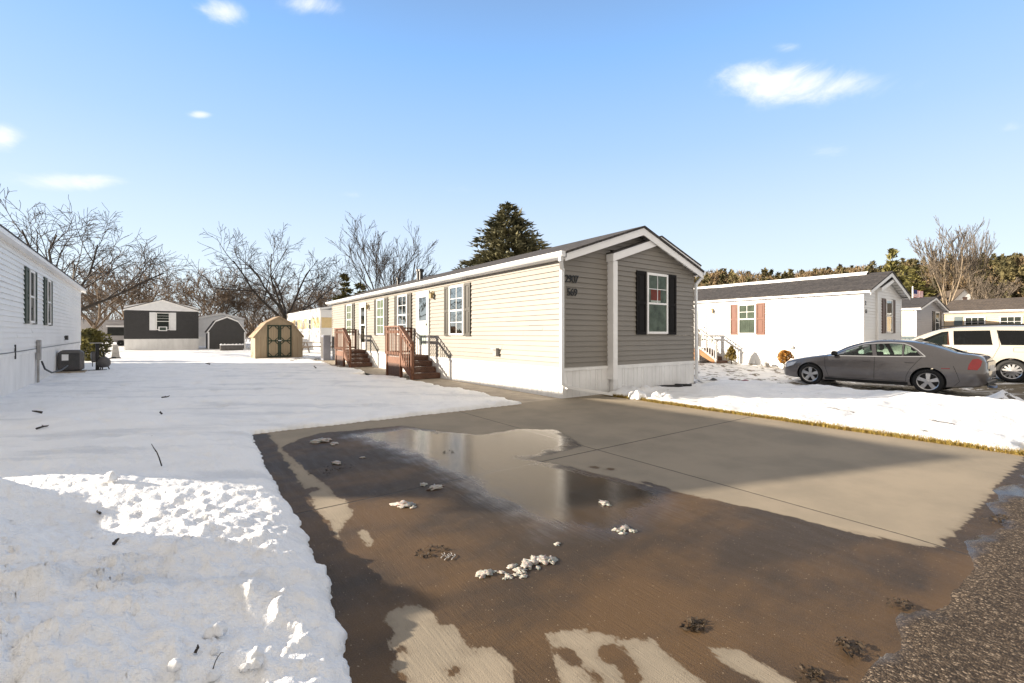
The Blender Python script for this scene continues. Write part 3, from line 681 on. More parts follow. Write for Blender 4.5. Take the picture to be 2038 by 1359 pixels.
def home(name, label, loc, rz, W, L, zs, zt, rise, wallm, roofm, skirtm=None, trimm=None, cat='mobile home', group=None, oh_f=.28, oh_e=.17, gutter=True, z0=-.15, gable_m=None, front_bay=None, corner_m=None, fascia_h=.15, band=None):
    skirtm, trimm = skirtm or m_skirt, trimm or m_trim
    H = thing(name, label, cat, loc, rz, group)
    PF, PL = Plane((0, 0, 0), (1, 0, 0), (0, -1, 0)), Plane((0, 0, 0), (0, 1, 0), (-1, 0, 0))
    PR, PB = Plane((W, 0, 0), (0, 1, 0), (1, 0, 0)), Plane((0, L, 0), (1, 0, 0), (0, 1, 0))
    sl = rise / (W / 2)
    wb, gb = MB(), MB()
    def lim(z):
        if z <= zt: return (0, W)
        t = (z - zt) / sl; return (t, W - t)
    top = zt + rise
    if band:
        for (b0, b1, bmat) in band:
            q = MB()
            for P, w_ in ((PL, L), (PR, L), (PF, W), (PB, W)): siding(q, P, 0, w_, b0, b1)
            q.build('wall', bmat, H)
    else:
        for P, w_ in ((PL, L), (PR, L)): siding(wb, P, 0, w_, zs, zt)
    if front_bay:
        siding(wb, PF, 0, W, zs, top - .02, lambda z: (lim(z)[0], min(lim(z)[1], 1.46)) if z < 3.3 else lim(z))
    elif gable_m: 
        if not band: siding(wb, PF, 0, W, zs, zt)
    elif not band: siding(wb, PF, 0, W, zs, top - .02, lim)
    if not band: siding(wb, PB, 0, W, zs, top - .02, lim)
    if wb.n: wb.build('wall', wallm, H)
    if gable_m:
        for P, f in ((PF, .02), (PB, .02)):
            gb.add([P.p(0, zt, f), P.p(W, zt, f), P.p(W, zt + .001, f), P.p(W / 2, top, f), P.p(0, zt + .001, f)], [(0, 1, 2, 3, 4)])
        gb.build('gable', gable_m, H)
    sb = MB()
    for P, w_ in ((PL, L), (PR, L), (PF, W), (PB, W)):
        skirting(sb, P, 0, w_, z0, zs - .06, None)
        P.box(sb, -.02, w_ + .02, zs - .06, zs + .012, -.015, .022)
    sb.build('skirting', skirtm, H)
    for x in (0, W):
        for y in (0, L):
            cb = MB()
            cb.box(x - .018 if x == 0 else x - .07, x + .07 if x == 0 else x + .018, y - .020 if y == 0 else y + .0, y if y == 0 else y + .020, zs + .012, zt)
            cb.box(x - .020 if x == 0 else x, x if x == 0 else x + .020, y - .018 if y == 0 else y - .07, y + .07 if y == 0 else y + .018, zs + .012, zt)
            cb.build('corner_trim', corner_m or wallm, H)
    # roof slabs
    th = .05; ze = zt + .13 - sl * oh_e + .0
    rb = MB(); xe0, xe1 = -oh_e, W + oh_e; zr = zt + .13 + rise
    for s in (0, 1):
        a = (xe0, ze) if s == 0 else (xe1, ze)
        rb.prism([a, (W / 2, zr), (W / 2, zr - th), (a[0], a[1] - th)], 'y', -oh_f - .03, L + oh_f + .03)
    rb.build('roof', roofm, H)
    # fascia, soffit, rake boards
    fb = MB(); zf1 = ze - .012; zf0 = zt - .06
    for x0, x1 in ((xe0, xe0 + .022), (xe1 - .022, xe1)): fb.box(x0, x1, -oh_f, L + oh_f, zf0, zf1 - .03)
    for x0, x1 in ((xe0 + .022, -.014), (W + .014, xe1 - .022)): fb.box(x0, x1, -oh_f + .022, L + oh_f - .022, zf0 + .002, zf0 + .014)
    for y0, y1 in ((-oh_f, -oh_f + .022), (L + oh_f - .022, L + oh_f)):
        for s in (0, 1):
            xa = xe0 if s == 0 else xe1; zq = ze - th - .002
            fb.prism([(xa, zq), (W / 2, zr - th - .002), (W / 2, zr - th - fascia_h - .02), (xa, zq - fascia_h)], 'y', y0, y1)
    fb.build('fascia', trimm, H)
    for ya, yb in ((-oh_f + .022, 0), (L, L + oh_f - .022)):
        so = MB()
        for s in (0, 1):
            xa = xe0 + .03 if s == 0 else xe1 - .03; n = 9
            for i in range(n):
                t0, t1 = i / n, (i + 1) / n - .012
                x_0, x_1 = xa + (W / 2 - xa) * t0, xa + (W / 2 - xa) * t1; zz = lambda x: ze - th - .045 + (abs(x - xa + (-.03 if s == 0 else .03))) * sl
                so.quad((x_0, ya, zz(x_0)), (x_1, ya, zz(x_1)), (x_1, yb, zz(x_1)), (x_0, yb, zz(x_0)))
        so.build('soffit', trimm, H)
    if gutter:
        g = MB(); pr = [(0, .0), (-.11, .0), (-.125, -.03), (-.10, -.08), (-.06, -.11), (0, -.11)]
        g.prism([(xe0 + x, ze - .005 + z) for x, z in pr], 'y', -oh_f, L + oh_f)
        g.prism([(xe1 - x, ze - .005 + z) for x, z in pr], 'y', -oh_f, L + oh_f); g.build('gutter', m_gutter, H)
    return H, PF, PL, PR, PB, dict(ze=ze, zr=zr, sl=sl, xe0=xe0, xe1=xe1)

def downspout(H, pts, name='downspout', r=.034):
    mb = MB()
    for a, b in zip(pts[:-1], pts[1:]): mb.bar(a, b, .075, .055, up=(0, 1, .01) if abs(b[2] - a[2]) > .3 else (0, 0, 1))
    for p in pts[1:-1]: mb.box(p[0] - .039, p[0] + .039, p[1] - .031, p[1] + .031, p[2] - .035, p[2] + .035)
    mb.build(name, m_gutter, H)

# --- the beige home in the middle
BX, BY, BW, BL = 6.48, ENDL, 4.63, 18.0
H, PF, PL, PR, PB, g = home('mobile_home', 'long beige mobile home with grey brown shutters and house numbers by its near corner', (BX, BY, 0), 0, BW, BL, .63, 2.97, .80, m_beige, m_roof_dk, front_bay=True, corner_m=m_beige)
for a0, a1 in ((4.06, 4.91), (8.03, 8.89), (10.26, 11.08), (14.46, 15.28)):
    window(H, PL, a0, a1, 1.32, 2.76, m_curt, (2, 2), .33, m_shut_gr, lower_m=True)
door(H, PL, 6.30, 7.24, .68, 2.76); door(H, PL, 12.45, 13.32, .68, 2.72)
porch_lamp(H, PL, 6.02, 2.62); porch_lamp(H, PL, 12.2, 2.55)
vb = MB(); PL.box(vb, 2.38, 2.58, .80, .98, 0, .05); PL.box(vb, 2.36, 2.60, .96, 1.0, .0, .10); PL.box(vb, 2.345, 2.36, .80, 1.0, 0, .11); vb.build('dryer_vent', m_grey, H)
# projecting bay with its own gable
by = -.10; b0, b1 = 1.46, BW; pk = (b0 + b1) / 2 + .02
PBay = Plane((0, by, 0), (1, 0, 0), (0, -1, 0))
bs = MB(); bsl = .335
siding(bs, PBay, b0, b1, .63, 3.62, lambda z: (b0, b1) if z < 3.04 else (b0 + (z - 3.04) / bsl, b1 - (z - 3.04) / bsl))
side = Plane((b0, by, 0), (0, 1, 0), (-1, 0, 0)); siding(bs, side, 0, .10, .63, 3.1)
bs.build('bay_wall', m_beige, H)
sk = MB(); skirting(sk, Plane((0, by - .012, 0), (1, 0, 0), (0, -1, 0)), b0, b1, -.15, .57, None); PBay.box(sk, b0 - .005, b1 + .02, .565, .645, .0, .03); sk.build('bay_skirting', m_skirt, H)
fb = MB(); zb = 3.10; zp = zb + (pk - (b0 - .12)) * bsl
for s in (-1, 1):
    xe = b0 - .12 if s < 0 else b1 + .14; ze_ = zb if s < 0 else zp - (b1 + .14 - pk) * bsl
    fb.prism([(xe, ze_ + .06), (pk, zp + .06), (pk, zp - .115), (xe, ze_ - .115)], 'y', by - .125, by - .10)
    fb.prism([(xe, ze_ + .0), (pk, zp + .0), (pk, zp - .012), (xe, ze_ - .012)], 'y', by - .099, by - .001)
fb.box(b0 - .145, b0 - .12, by - .125, -.016, zb - .115, zb + .055)
fb.box(b0 - .119, b0, by - .099, -.016, zb - .113, zb - .10)
fb.build('bay_fascia', m_trim, H)
br = MB()
for s in (-1, 1):
    xe = b0 - .15 if s < 0 else b1 + .15; ze_ = zp - abs(xe - pk) * bsl
    br.prism([(xe, ze_ + .095), (pk, zp + .095), (pk, zp + .065), (xe, ze_ + .065)], 'y', by - .14, -.012)
br.build('bay_roof', m_roof_dk, H)
pb = MB(); pb.box(b0 - .016, b0 - .002, by - .012, -.016, -.15, .60); pb.build('bay_return', m_skirt, H)
pb = MB(); pb.box(b0 - .10, b0 + .045, by - .085, by + .10, .33, 3.0); pb.build('corner_post', m_trim, H)
window(H, PBay, 2.60, 3.42, 1.36, 2.84, m_curtw, (2, 2), .36, m_shut_dk, label='window with a red sign behind its upper pane', folds=False)
sg = MB(); PBay.box(sg, 2.76, 3.14, 2.18, 2.44, .0372, .0392); sg.build('window_sign', m_sign, H)
sg = MB(); PBay.box(sg, 2.76, 3.14, 2.13, 2.185, .0372, .0390); sg.build('sign_border', m_trim, H)
def number(txt, x, z, size, m, P_loc, parent, rot=(R(90), 0, 0), spacing=1.0):
    c = bpy.data.curves.new('house_number', 'FONT'); c.body = txt; c.size = size; c.extrude = .006; c.offset = .0015; c.space_character = spacing; c.materials.append(m)
    q = bpy.data.objects.new('t', c); COL.objects.link(q); dg_ = bpy.context.evaluated_depsgraph_get(); dg_.update()
    me = bpy.data.meshes.new_from_object(q.evaluated_get(dg_)); bpy.data.objects.remove(q); me.name = 'house_number'
    if not me.materials: me.materials.append(m)
    o = bpy.data.objects.new('house_number', me); COL.objects.link(o); o.parent = parent; o.location = P_loc; o.rotation_euler = rot; return o
number('2907', 0, 0, .225, m_black, (.035, -.034, 2.45), H, spacing=.84); number('569', 0, 0, .225, m_black, (.09, -.034, 2.17), H, spacing=.88)
xg = g['xe0'] - .06
downspout(H, [(xg, -.22, g['ze'] - .09), (xg, -.20, g['ze'] - .17), (-.07, -.06, g['ze'] - .36), (-.07, -.06, .32), (.06, -.09, .24), (1.05, -.42, .05)])
downspout(H, [(BW + .23, -.22, g['ze'] - .09), (BW + .22, -.20, g['ze'] - .17), (BW + .06, -.13, g['ze'] - .36), (BW + .06, -.15, .18), (BW + .3, -.2, .06), (BW + 1.9, -.5, -.03)])
for y, hgt, r in ((12.4, .32, .055), (10.3, .45, .05), (10.0, .42, .08)):
    x = BW * .30; zz = 2.97 + .13 + x * g['sl']; v = MB()
    v.lathe([(r, -.05), (r, hgt - .1), (r * 1.5, hgt - .1), (r * 1.5, hgt - .02), (.01, hgt + .02)], 10, 'z', (x, y, zz)); v.build('roof_vent', m_darkmetal, H)

# --- the wooden porch stairs of the beige home
def porch_stairs(label, w_wall, l_door, flip=1, railm=None, treadm=None, boardm=None, group='porch stairs', z=.68, zg=0.0, panel=None):
    railm, treadm, boardm = railm or m_deck, treadm or m_tread, boardm or m_deck
    T = thing('porch_stairs', label, 'stairs', (w_wall, l_door, zg), 0, group)
    D0, D1, wd = -.62, .62, .95          # landing from D0 to D1 along the wall, steps run towards -y
    nst, run = 4, .28; rise = (z - zg) / nst
    mb = MB()
    for i in range(7): y0 = D0 + (D1 - D0) * i / 7; mb.box(-wd, -.03, y0 + .004, y0 + (D1 - D0) / 7 - .004, z - zg - .04, z - zg)
    mb.build('landing', treadm, T)
    for i in range(nst):
        zt_ = (z - zg) - rise * (i); y1 = D0 - run * (i) ; s = MB()
        s.box(-wd + .04, -.035, y1 - .025, y1 - .001, zt_ - rise + .002, zt_ - .042)
        if i > 0 or True:
            if i < nst - 1: s.box(-wd + .02, -.035, y1 - run - .03, y1 - .026, zt_ - rise - .04, zt_ - rise)
        s.build('step', treadm, T, bevel=.006)
    ye = D0 - run * (nst - 1) - .02
    b = MB(); b.prism([(D0, z - zg - .05), (D0, z - zg - .30), (ye, -.02), (ye, .16)], 'x', -wd - .005, -wd + .035)
    b.box(-wd - .004, -wd + .034, D0, D1, z - zg - .26, z - zg - .05); b.build('stringer', boardm, T)
    p_ = MB(); p_.box(-wd + .012, -wd + .03, D0 + .04, D1 - .04, .02, z - zg - .262); p_.build('side_panel', panel or m_tread, T)
    hr = .90
    for (x, y, zb_, zt_) in ((-wd + .02, D1 - .05, -.08, z - zg + hr), (-wd + .02, D0 + .05, -.08, z - zg + hr), (-wd + .02, ye + .06, -.08, .16 + hr), (-.10, D1 - .05, -.08, z - zg + hr)):
        p = MB(); p.box(x - .045, x + .045, y - .045, y + .045, zb_, zt_); p.build('post', railm if x < -.5 else treadm, T, bevel=.006)
    rl = MB(); xo = -wd - .055
    rl.box(xo - .02, xo + .11, D0 - .02, D1 + .03, z - zg + hr, z - zg + hr + .04); rl.box(xo + .0, xo + .028, D0, D1, z - zg + .70, z - zg + .79); rl.box(xo + .0, xo + .028, D0, D1, z - zg + .02, z - zg + .11)
    rl.bar((xo + .045, D0, z - zg + hr + .02), (xo + .045, ye, .16 + hr + .02), .13, .04); rl.bar((xo + .014, D0, z - zg + .745), (xo + .014, ye, .16 + .745), .028, .09); rl.bar((xo + .014, D0, z - zg + .06), (xo + .014, ye, .16 + .06), .028, .09)
    n = 9
    for i in range(n): y = D0 + (D1 - D0) * (i + .5) / n; rl.box(xo - .016, xo - .001, y - .017, y + .017, z - zg + .02, z - zg + hr)
    for i in range(1, 7):
        t = i / 7; y = D0 + (ye - D0) * t; zz = (z - zg) + (.16 - (z - zg)) * t; rl.box(xo - .016, xo - .001, y - .017, y + .017, zz + .02, zz + hr)
    rl.build('railing', railm, T)
    r2 = MB(); yb = D1 - .045
    r2.box(-wd + .07, -.06, yb - .05, yb + .05, z - zg + hr - .04, z - zg + hr); r2.box(-wd + .07, -.14, yb - .014, yb + .014, z - zg + .74, z - zg + .80); r2.box(-wd + .07, -.14, yb - .014, yb + .014, z - zg + .05, z - zg + .11)
    for i in range(5): x = -wd + .17 + i * .14; r2.box(x - .012, x + .012, yb - .010, yb + .010, z - zg + .11, z - zg + hr - .04)
    r2.build('end_railing', treadm, T)
    return T
porch_stairs('nearer red stained wooden stairs against the beige home', BX, BY + 7.00, zg=.0)
porch_stairs('farther red stained wooden stairs near the back end of the beige home', BX, BY + 13.15, zg=.0)

# --- the white home close on the left
LH, LF, LL, LR, LB, lg = home('mobile_home', 'white mobile home with dark green shutters, cut by the photo edge beside the shaded snow', (-7.41, 10.07, 0), R(2.8), 4.63, 17.4, .93, 3.33, .80, m_white, m_roof_dk, gutter=False, corner_m=m_trim, fascia_h=.16)
for a0, a1 in ((5.98, 6.46), (7.92, 8.40)):
    pass
def on_plane(u, v, org, rz, W):
    """where the bearing u, v meets the right wall of a home"""
    d = cdir(u, v); ca, sa = math.cos(rz), math.sin(rz); ox, oy = org[0] + W * ca, org[1] + W * sa; n = (ca, sa)
    t = (ox * n[0] + oy * n[1]) / (d.x * n[0] + d.y * n[1]); x, y = d.x * t - ox, d.y * t - oy
    return (-x * sa + y * ca, EYE + d.z * t)
LA = lambda u, v: on_plane(u, v, (-7.41, 10.07), R(2.8), 4.63)
for (u0, u1) in ((53.5, 63.2), (89.7, 96.2)):
    a0, _ = LA(u0, 600); a1, _ = LA(u1, 600)
    window(LH, LR, a0, a1, 1.63, 2.95, m_dark, (1, 1), .40, m_shut_grn, folds=False)
a, z = LA(71, 690); mb = MB(); LR.box(mb, a - .08, a + .08, .66, 1.20, .02, .10); LR.box(mb, a - .03, a + .03, -.1, .66, .02, .07); mb.build('meter_box', m_grey, LH, bevel=.01)
a2, _ = LA(119, 740); mb = MB(); mb.tube([LR.p(a + .1, .62, .1), LR.p(a + .35, .40, .13), LR.p(a + .9, .26, .2), LR.p(a + 1.8, .27, .30), LR.p(a + 2.6, .36, .36)], .022, 6); mb.build('power_cable', m_darkmetal, LH)
mb = MB(); mb.tube([LR.p(1.0, .98, .03), LR.p(3.5, .955, .03), LR.p(7, .97, .03), LR.p(12, .99, .03), LR.p(16.9, 1.0, .03)], .010, 5); mb.tube([LR.p(4.3, 1.12, .03), LR.p(4.3, .80, .03)], .015, 5); mb.build('wire', m_darkmetal, LH)
a, z = LA(128, 672); mb = MB(); LR.box(mb, a - .10, a + .10, z - .08, z + .08, 0, .10); mb.build('wall_vent', m_darkmetal, LH)

# --- air conditioner and things standing on the snow beside it
def ac_unit():
    p = at(142, 742, 15.2); p.z = hz(p.x, p.y) - .02
    T = thing('air_conditioner', 'grey outdoor air conditioner standing on snow beside the white wall', 'air conditioner', p, R(3))
    mb = MB(); mb.box(-.30, .30, -.30, .30, .06, .74); mb.build('casing', m_acgrey, T, bevel=.07)
    l_ = MB()
    for i in range(14):
        z0 = .12 + i * .04
        for (x0, x1, y0, y1) in ((-.22, .22, -.312, -.301), (.301, .312, -.22, .22)): l_.box(x0, x1, y0, y1, z0, z0 + .014)
    l_.build('louvre', m_darkmetal, T)
    c = MB(); c.lathe([(.0, .755), (.22, .755), (.23, .742)], 24); c.build('fan_grille', m_darkmetal, T)
    b = MB(); b.box(-.36, .36, -.36, .36, -.1, .058); b.build('pad', m_concrete_d, T)
    s = MB(); s.box(-.20, -.04, -.320, -.314, .42, .62); s.build('data_plate', m_trim, T)
ac_unit()
def grill():
    p = at(207, 736, 16.3); p.z = hz(p.x, p.y)
    T = thing('kettle_grill', 'squat grey round pot on short legs beside the dark post', 'grill', p, .3)
    mb = MB(); mb.lathe([(.02, .09), (.13, .10), (.185, .20), (.19, .30), (.15, .40), (.07, .46), (.01, .47)], 18); mb.build('bowl', m_acgrey, T, smooth=True)
    for k in range(3):
        a = k * 2.1; l_ = MB(); l_.tube([(.1 * math.cos(a), .1 * math.sin(a), .14), (.17 * math.cos(a), .17 * math.sin(a), -.04)], .018, 6); l_.build('leg', m_black, T)
    h = MB(); h.tube([(.15, 0, .40), (.24, 0, .43), (.33, 0, .42)], .025, 6); h.build('handle', m_black, T)
    f = MB(); f.tube([(0, 0, .46), (.0, .0, .62), (.06, 0, .74)], [.03, .02, .015], 6); f.tube([(0, 0, .6), (-.1, 0, .72)], .015, 5); f.tube([(0, 0, .56), (.13, 0, .65)], .02, 5); f.build('chimney', m_black, T)
grill()
def pedestal():
    p = at(194, 738, 16.2); p.z = hz(p.x, p.y)
    T = thing('utility_pedestal', 'dark utility post with a flat cap beside the air conditioner', 'utility post', p, .2)
    mb = MB(); mb.box(-.05, .05, -.05, .05, -.1, .95); mb.build('post', m_black, T, bevel=.01)
    mb = MB(); mb.box(-.20, .14, -.10, .10, .95, .98); mb.build('cap', m_grey, T)
    mb = MB(); mb.box(-.16, -.051, -.06, .06, .28, .66); mb.build('meter_box', m_acgrey, T, bevel=.02)
    mb = MB(); mb.box(-.26, .26, -.22, .22, -.06, .012); mb.build('base_plate', m_black, T)
pedestal()
def stake():
    p = at(184, 727, 18); p.z = hz(p.x, p.y)
    T = thing('garden_lamp', 'thin stake with a pale lamp head, left of the dark utility post', 'garden lamp', p)
    mb = MB(); mb.tube([(0, 0, -.05), (0, 0, .30)], .015, 6); mb.build('pole', m_darkmetal, T)
    mb = MB(); mb.lathe([(.03, .28), (.055, .32), (.06, .52), (.03, .56), (.0, .57)], 10); mb.build('lamp_head', m_grey, T)
stake()
def tower():
    p = at(230, 713, 24); p.z = hz(p.x, p.y)
    T = thing('garden_ornament', 'tapered grey post standing alone on the snow in front of the charcoal home', 'ornament', p)
    mb = MB(); mb.prism([(-.17, 0), (.17, 0), (.09, .72), (-.09, .72)], 'y', -.11, .11); mb.build('shaft', m_grey, T, bevel=.01)
    mb = MB(); mb.box(-.21, .21, -.16, .16, -.05, .05); mb.build('foot', m_acgrey, T, bevel=.01)
tower()

# --- charcoal home with white gable at the end of the yard
q = c2w(-.852 * 36.5, 36.5)
DH, DF, DL, DR, DB, dg = home('mobile_home', 'charcoal mobile home with a white gable and a window air conditioner', (q[0], q[1], 0), 0, 4.9, 13, .96, 3.30, .85, m_charcoal, m_roof_dk, gable_m=m_gable, gutter=False, oh_f=.06, oh_e=.08, fascia_h=.12, skirtm=m_skirt)
mb = MB(); DF.box(mb, 0, 4.9, 3.29, 3.62, .02, .05); mb.prism([(0, 3.6), (4.9, 3.6), (2.45, 4.2)], 'y', -.045, -.02); mb.build('gable_panel', m_gable, DH)
window(DH, DF, 2.02, 2.92, 1.70, 3.14, m_dark, (1, 3), .42, m_gable, meet=.5, folds=False)
mb = MB(); DF.box(mb, 2.18, 2.76, 1.62, 1.98, .0, .36); o = mb.build('window_air_conditioner', m_gable, DH, bevel=.015)
mb = MB(); DF.box(mb, 2.26, 2.68, 1.68, 1.92, .36, .366); mb.build('grille', m_shut_grn, o)

# --- white home on the right with red shutters
RX, RY = 20.7, 6.07
RH, RF, RL, RR_, RB, rg = home('mobile_home', 'white mobile home with red shutters and snow along its roof ridge, behind the grey car', (RX, RY, -.05), 0, 4.6, 17.5, .68, 3.0, .80, m_white, m_roof_dk, corner_m=m_trim, z0=-.2, gutter=False, fascia_h=.15)
window(RH, RL, 3.92, 4.72, 1.40, 2.76, mat('grey green curtain', (.085, .095, .08), .9, .2, 2), (2, 2), .36, m_shut_red)
door(RH, RL, 6.28, 7.0, .75, 2.72); porch_lamp(RH, RL, 5.98, 2.56)
mb = MB(); RL.box(mb, 2.38, 2.56, .80, .90, 0, .10); mb.build('dryer_vent', m_grey, RH)
window(RH, RF, 2.45, 3.25, 1.46, 2.82, m_dark, (1, 1), .40, m_shut_brn, folds=False)
b = MB()
b.box(1.35, 1.44, -.07, -.014, .75, 3.1)
b.prism([(1.2, 3.06), (3.0, 3.60), (3.0, 3.74), (1.2, 3.20)], 'y', -.24, -.015); b.build('bay_fascia', m_trim, RH)
b = MB(); b.prism([(1.15, 3.21), (3.0, 3.765), (3.0, 3.80), (1.15, 3.245)], 'y', -.26, -.013); b.build('bay_roof', m_roof_dk, RH)
number('2', 0, 0, .22, m_black, (.10, -.03, 2.50), RH); number('51', 0, 0, .20, m_black, (.12, -.03, 2.20), RH)
def ridge_snow(H, W, zt, sl, y0, y1, wmax, seed):
    rs = np.random.RandomState(seed); ys = np.arange(y0, y1, .12); mb = MB()
    wd = wmax * np.clip(.45 + 1.6 * fbm(ys * .35, ys * 0 + seed, 3) + np.linspace(.45, -.55, len(ys)), -.1, 1)
    pr = None
    for y, d in zip(ys, wd):
        d = max(d, .05)
        zr = zt + .13 + sl * W / 2; xr = W / 2
        cur = [(xr - d, y, zr - d * sl + .004), (xr - d * .85, y, zr - d * .85 * sl + .06), (xr, y, zr + .07), (xr + .6, y, zr - .6 * sl + .06)]
        if pr is not None:
            for i in range(3): mb.quad(pr[i], pr[i + 1], cur[i + 1], cur[i])
        pr = cur
    o = mb.build('roof_snow', m_snowcap, H, smooth=True)
ridge_snow(RH, 4.6, 3.0, rg['sl'], .5, 17.3, .27, 4)
porch_stairs('wooden stairs with pale railings at the white home, behind the beige home corner', RX, RY + 6.7, railm=m_grayrail, treadm=m_tread, boardm=m_orange, z=.68, zg=-.06, panel=m_orange)

# --- further homes
p3 = (23.8 * CS + 26.8 * SN, -23.8 * SN + 26.8 * CS)
GH, GF, GL, GR, GB, gg = home('mobile_home', 'small grey sided home with a dark doorway, between the white home and beige ranch', (35.0, 7.7, -.1), 0, 6.3, 12, 1.30, 2.95, .72, m_greyside, m_roof_dk, skirtm=m_shut_teal, gutter=False, corner_m=m_trim, fascia_h=.12)
mb = MB(); GL.box(mb, 0.1, 11.9, 1.35, 2.9, .03, .04); mb.build('side_panel', mat('cream siding', (.66, .60, .50), .5, .05), GH)
window(GH, GF, 4.1, 5.1, 1.5, 2.9, m_dark, (1, 1), .55, m_black, folds=False)
YH, YF, YL, YR, YB, yg = home('mobile_home', 'long beige ranch style home with a brown roof behind the pale minivan', (43.4, -3.0, -.1), 0, 8, 11.0, .7, 2.95, .95, mat('sand siding', (.56, .44, .30), .5, .05), m_roof_br, gutter=True)
for a0, a1, sh in ((7.35, 8.35, 0), (9.0, 10.0, 0)):
    window(YH, YL, a0, a1, 1.3, 2.62, m_dark, (3, 2), sh, m_shut_teal, lower_m=True, folds=False)
window(YH, YL, 4.1, 5.3, 1.3, 2.62, m_dark, (1, 1), 0, folds=False)
for a in (6.75, 10.1, 2.4):
    b = MB(); YL.box(b, a, a + .42, 1.28, 2.66, 0, .045); YL.box(b, a + .06, a + .36, 1.36, 1.9, .045, .055); YL.box(b, a + .06, a + .36, 2.0, 2.58, .045, .055); b.build('shutter', m_shut_teal, YH)
KH, KF, KL, KR, KB, kg = home('mobile_home', 'yellow and white banded mobile home with a satellite dish, behind the tan shed', (8.8, 37.6, 0), 0, 4.4, 14, .7, 3.3, .35, m_white, m_gable, gutter=False, oh_f=.06, oh_e=.06, fascia_h=.1,
                              band=[(.7, 1.86, m_white), (1.86, 2.68, m_yellow), (2.68, 3.3, m_white)])
for a0, a1 in ((3.0, 3.75), (8.6, 9.3)):
    window(KH, KL, a0, a1, 1.75, 2.62, m_acgrey, (1, 1), 0, folds=False)
for a0 in (5.6, 5.95, 10.9, 11.35, 11.9):
    window(KH, KL, a0, a0 + .28, 1.95, 2.6, m_acgrey, (1, 1), 0, meet=0, folds=False)
def dish():
    p = Vector((8.5, 45.1, 0)); p.z = 0
    T = thing('satellite_dish', 'small round grey dish on a pole against the yellow banded home', 'satellite dish', p, R(200))
    mb = MB(); mb.lathe([(.0, .0), (.15, .02), (.30, .09), (.31, .09), (.16, .0), (0, -.02)], 18, 'x', (.05, 0, 1.55)); mb.build('dish', m_grey, T, smooth=True)
    mb = MB(); mb.tube([(0, 0, -.2), (0, 0, 1.5)], .03, 6); mb.build('pole', m_grey, T)
dish()
q = c2w(-.705 * 50, 50)
home('mobile_home', 'far white home whose pale roof slopes down behind the dark barn shed', (q[0] + .6, q[1], .1), 0, 4.4, 9, .9, 3.0, .55, m_gable, m_gable, gutter=False, oh_f=.1, oh_e=.1)

# --- barn shaped sheds
def barn(label, loc, rz, W, D, ze, zk, zr, kx, sidem, roofm, trimm, trim_w, group):
    T = thing('barn_shed', label, 'shed', loc, rz, group)
    prof = [(0, -.05), (0, ze), (kx, zk), (W / 2, zr), (W - kx, zk), (W, ze), (W, -.05)]
    mb = MB(); mb.prism(prof, 'y', 0, D); mb.build('wall', sidem, T)
    rb = MB(); rp = [(-.10, ze - .04), (kx - .03, zk + .035), (W / 2, zr + .05), (W - kx + .03, zk + .035), (W + .10, ze - .04)]
    inn = [(x, z - .035) for x, z in rp]
    for i in range(4): rb.prism([rp[i], rp[i + 1], inn[i + 1], inn[i]], 'y', -.07, D + .07)
    rb.build('roof', roofm, T)
    tb = MB()
    for i in range(4): a, b = inn[i], inn[i + 1]; tb.prism([a, b, (b[0], b[1] - trim_w), (a[0] + (0), a[1] - trim_w)], 'y', -.065, -.012)
    tb.box(-.012, .10 if trim_w > .1 else .05, -.022, -.0, -.04, ze - .05); tb.box(W - (.10 if trim_w > .1 else .05), W + .012, -.022, .0, -.04, ze - .05)
    tb.build('trim', trimm, T)
    return T
q = c2w(-.564 * 24.0, 24.0); zq = hz(*q)
TS = barn('tan wooden barn shed with dark green framed double doors', (q[0], q[1], zq), 0, 2.30, 1.9, 1.18, 1.87, 2.22, .52, m_shedside, m_shedroof, m_shedside, .045, 'barn sheds')
for s in (0, 1):
    x0 = .56 + s * .60; x1 = x0 + .585; mb = MB(); zs_, zt_ = .06, 1.78
    mb.box(x0, x0 + .07, -.045, -.002, zs_, zt_); mb.box(x1 - .07, x1, -.045, -.002, zs_, zt_)
    for a_, b_ in ((zs_, zs_ + .07), (.90, .96), (zt_ - .07, zt_)): mb.box(x0 + .07, x1 - .07, -.044, -.002, a_, b_)
    for za, zb_ in ((zs_ + .07, .90), (.96, zt_ - .07)):
        for (xa, sx) in ((x0 + .07, 1), (x1 - .07, -1)):
            for (zc, sz) in ((za, 1), (zb_, -1)): mb.bar((xa, -.022, zc + sz * .15), (xa + sx * .15, -.022, zc), .036, .05, up=(0, 1, 0))
    d = mb.build('door', m_shedgreen, TS)
    pn = MB()
    for k in range(4): xx = x0 + .07 + k * (.445 / 4); pn.box(xx + .003, xx + .108, -.018, -.001, zs_ + .07, zt_ - .07)
    pn.build('door_panel', m_shedside, d)
    if s == 0: hb = MB(); hb.box(x1 - .06, x1 + .09, -.07, -.046, .93, .965); hb.build('latch', m_gable, d)
gv = MB()
for k in range(1, 9): gv.box(k * .256 - .006, k * .256 + .006, -.006, .001, 0, 1.15)
gv.build('batten', mat('dark brown board', (.22, .13, .06), .7, .1), TS)  # thin dark brown strips standing proud of the shed front
mb = MB(); mb.box(.4, 1.9, -.35, -.05, -.12, .045); mb.build('door_ramp', m_table, TS)
q = c2w(-.668 * 38.5, 38.5); zq = hz(*q)
barn('charcoal barn shed with white trim right of the charcoal home', (q[0], q[1], zq), 0, 2.75, 4.0, 1.50, 2.45, 2.80, .58, m_charcoal, m_roof_dk, m_gable, .13, 'barn sheds')
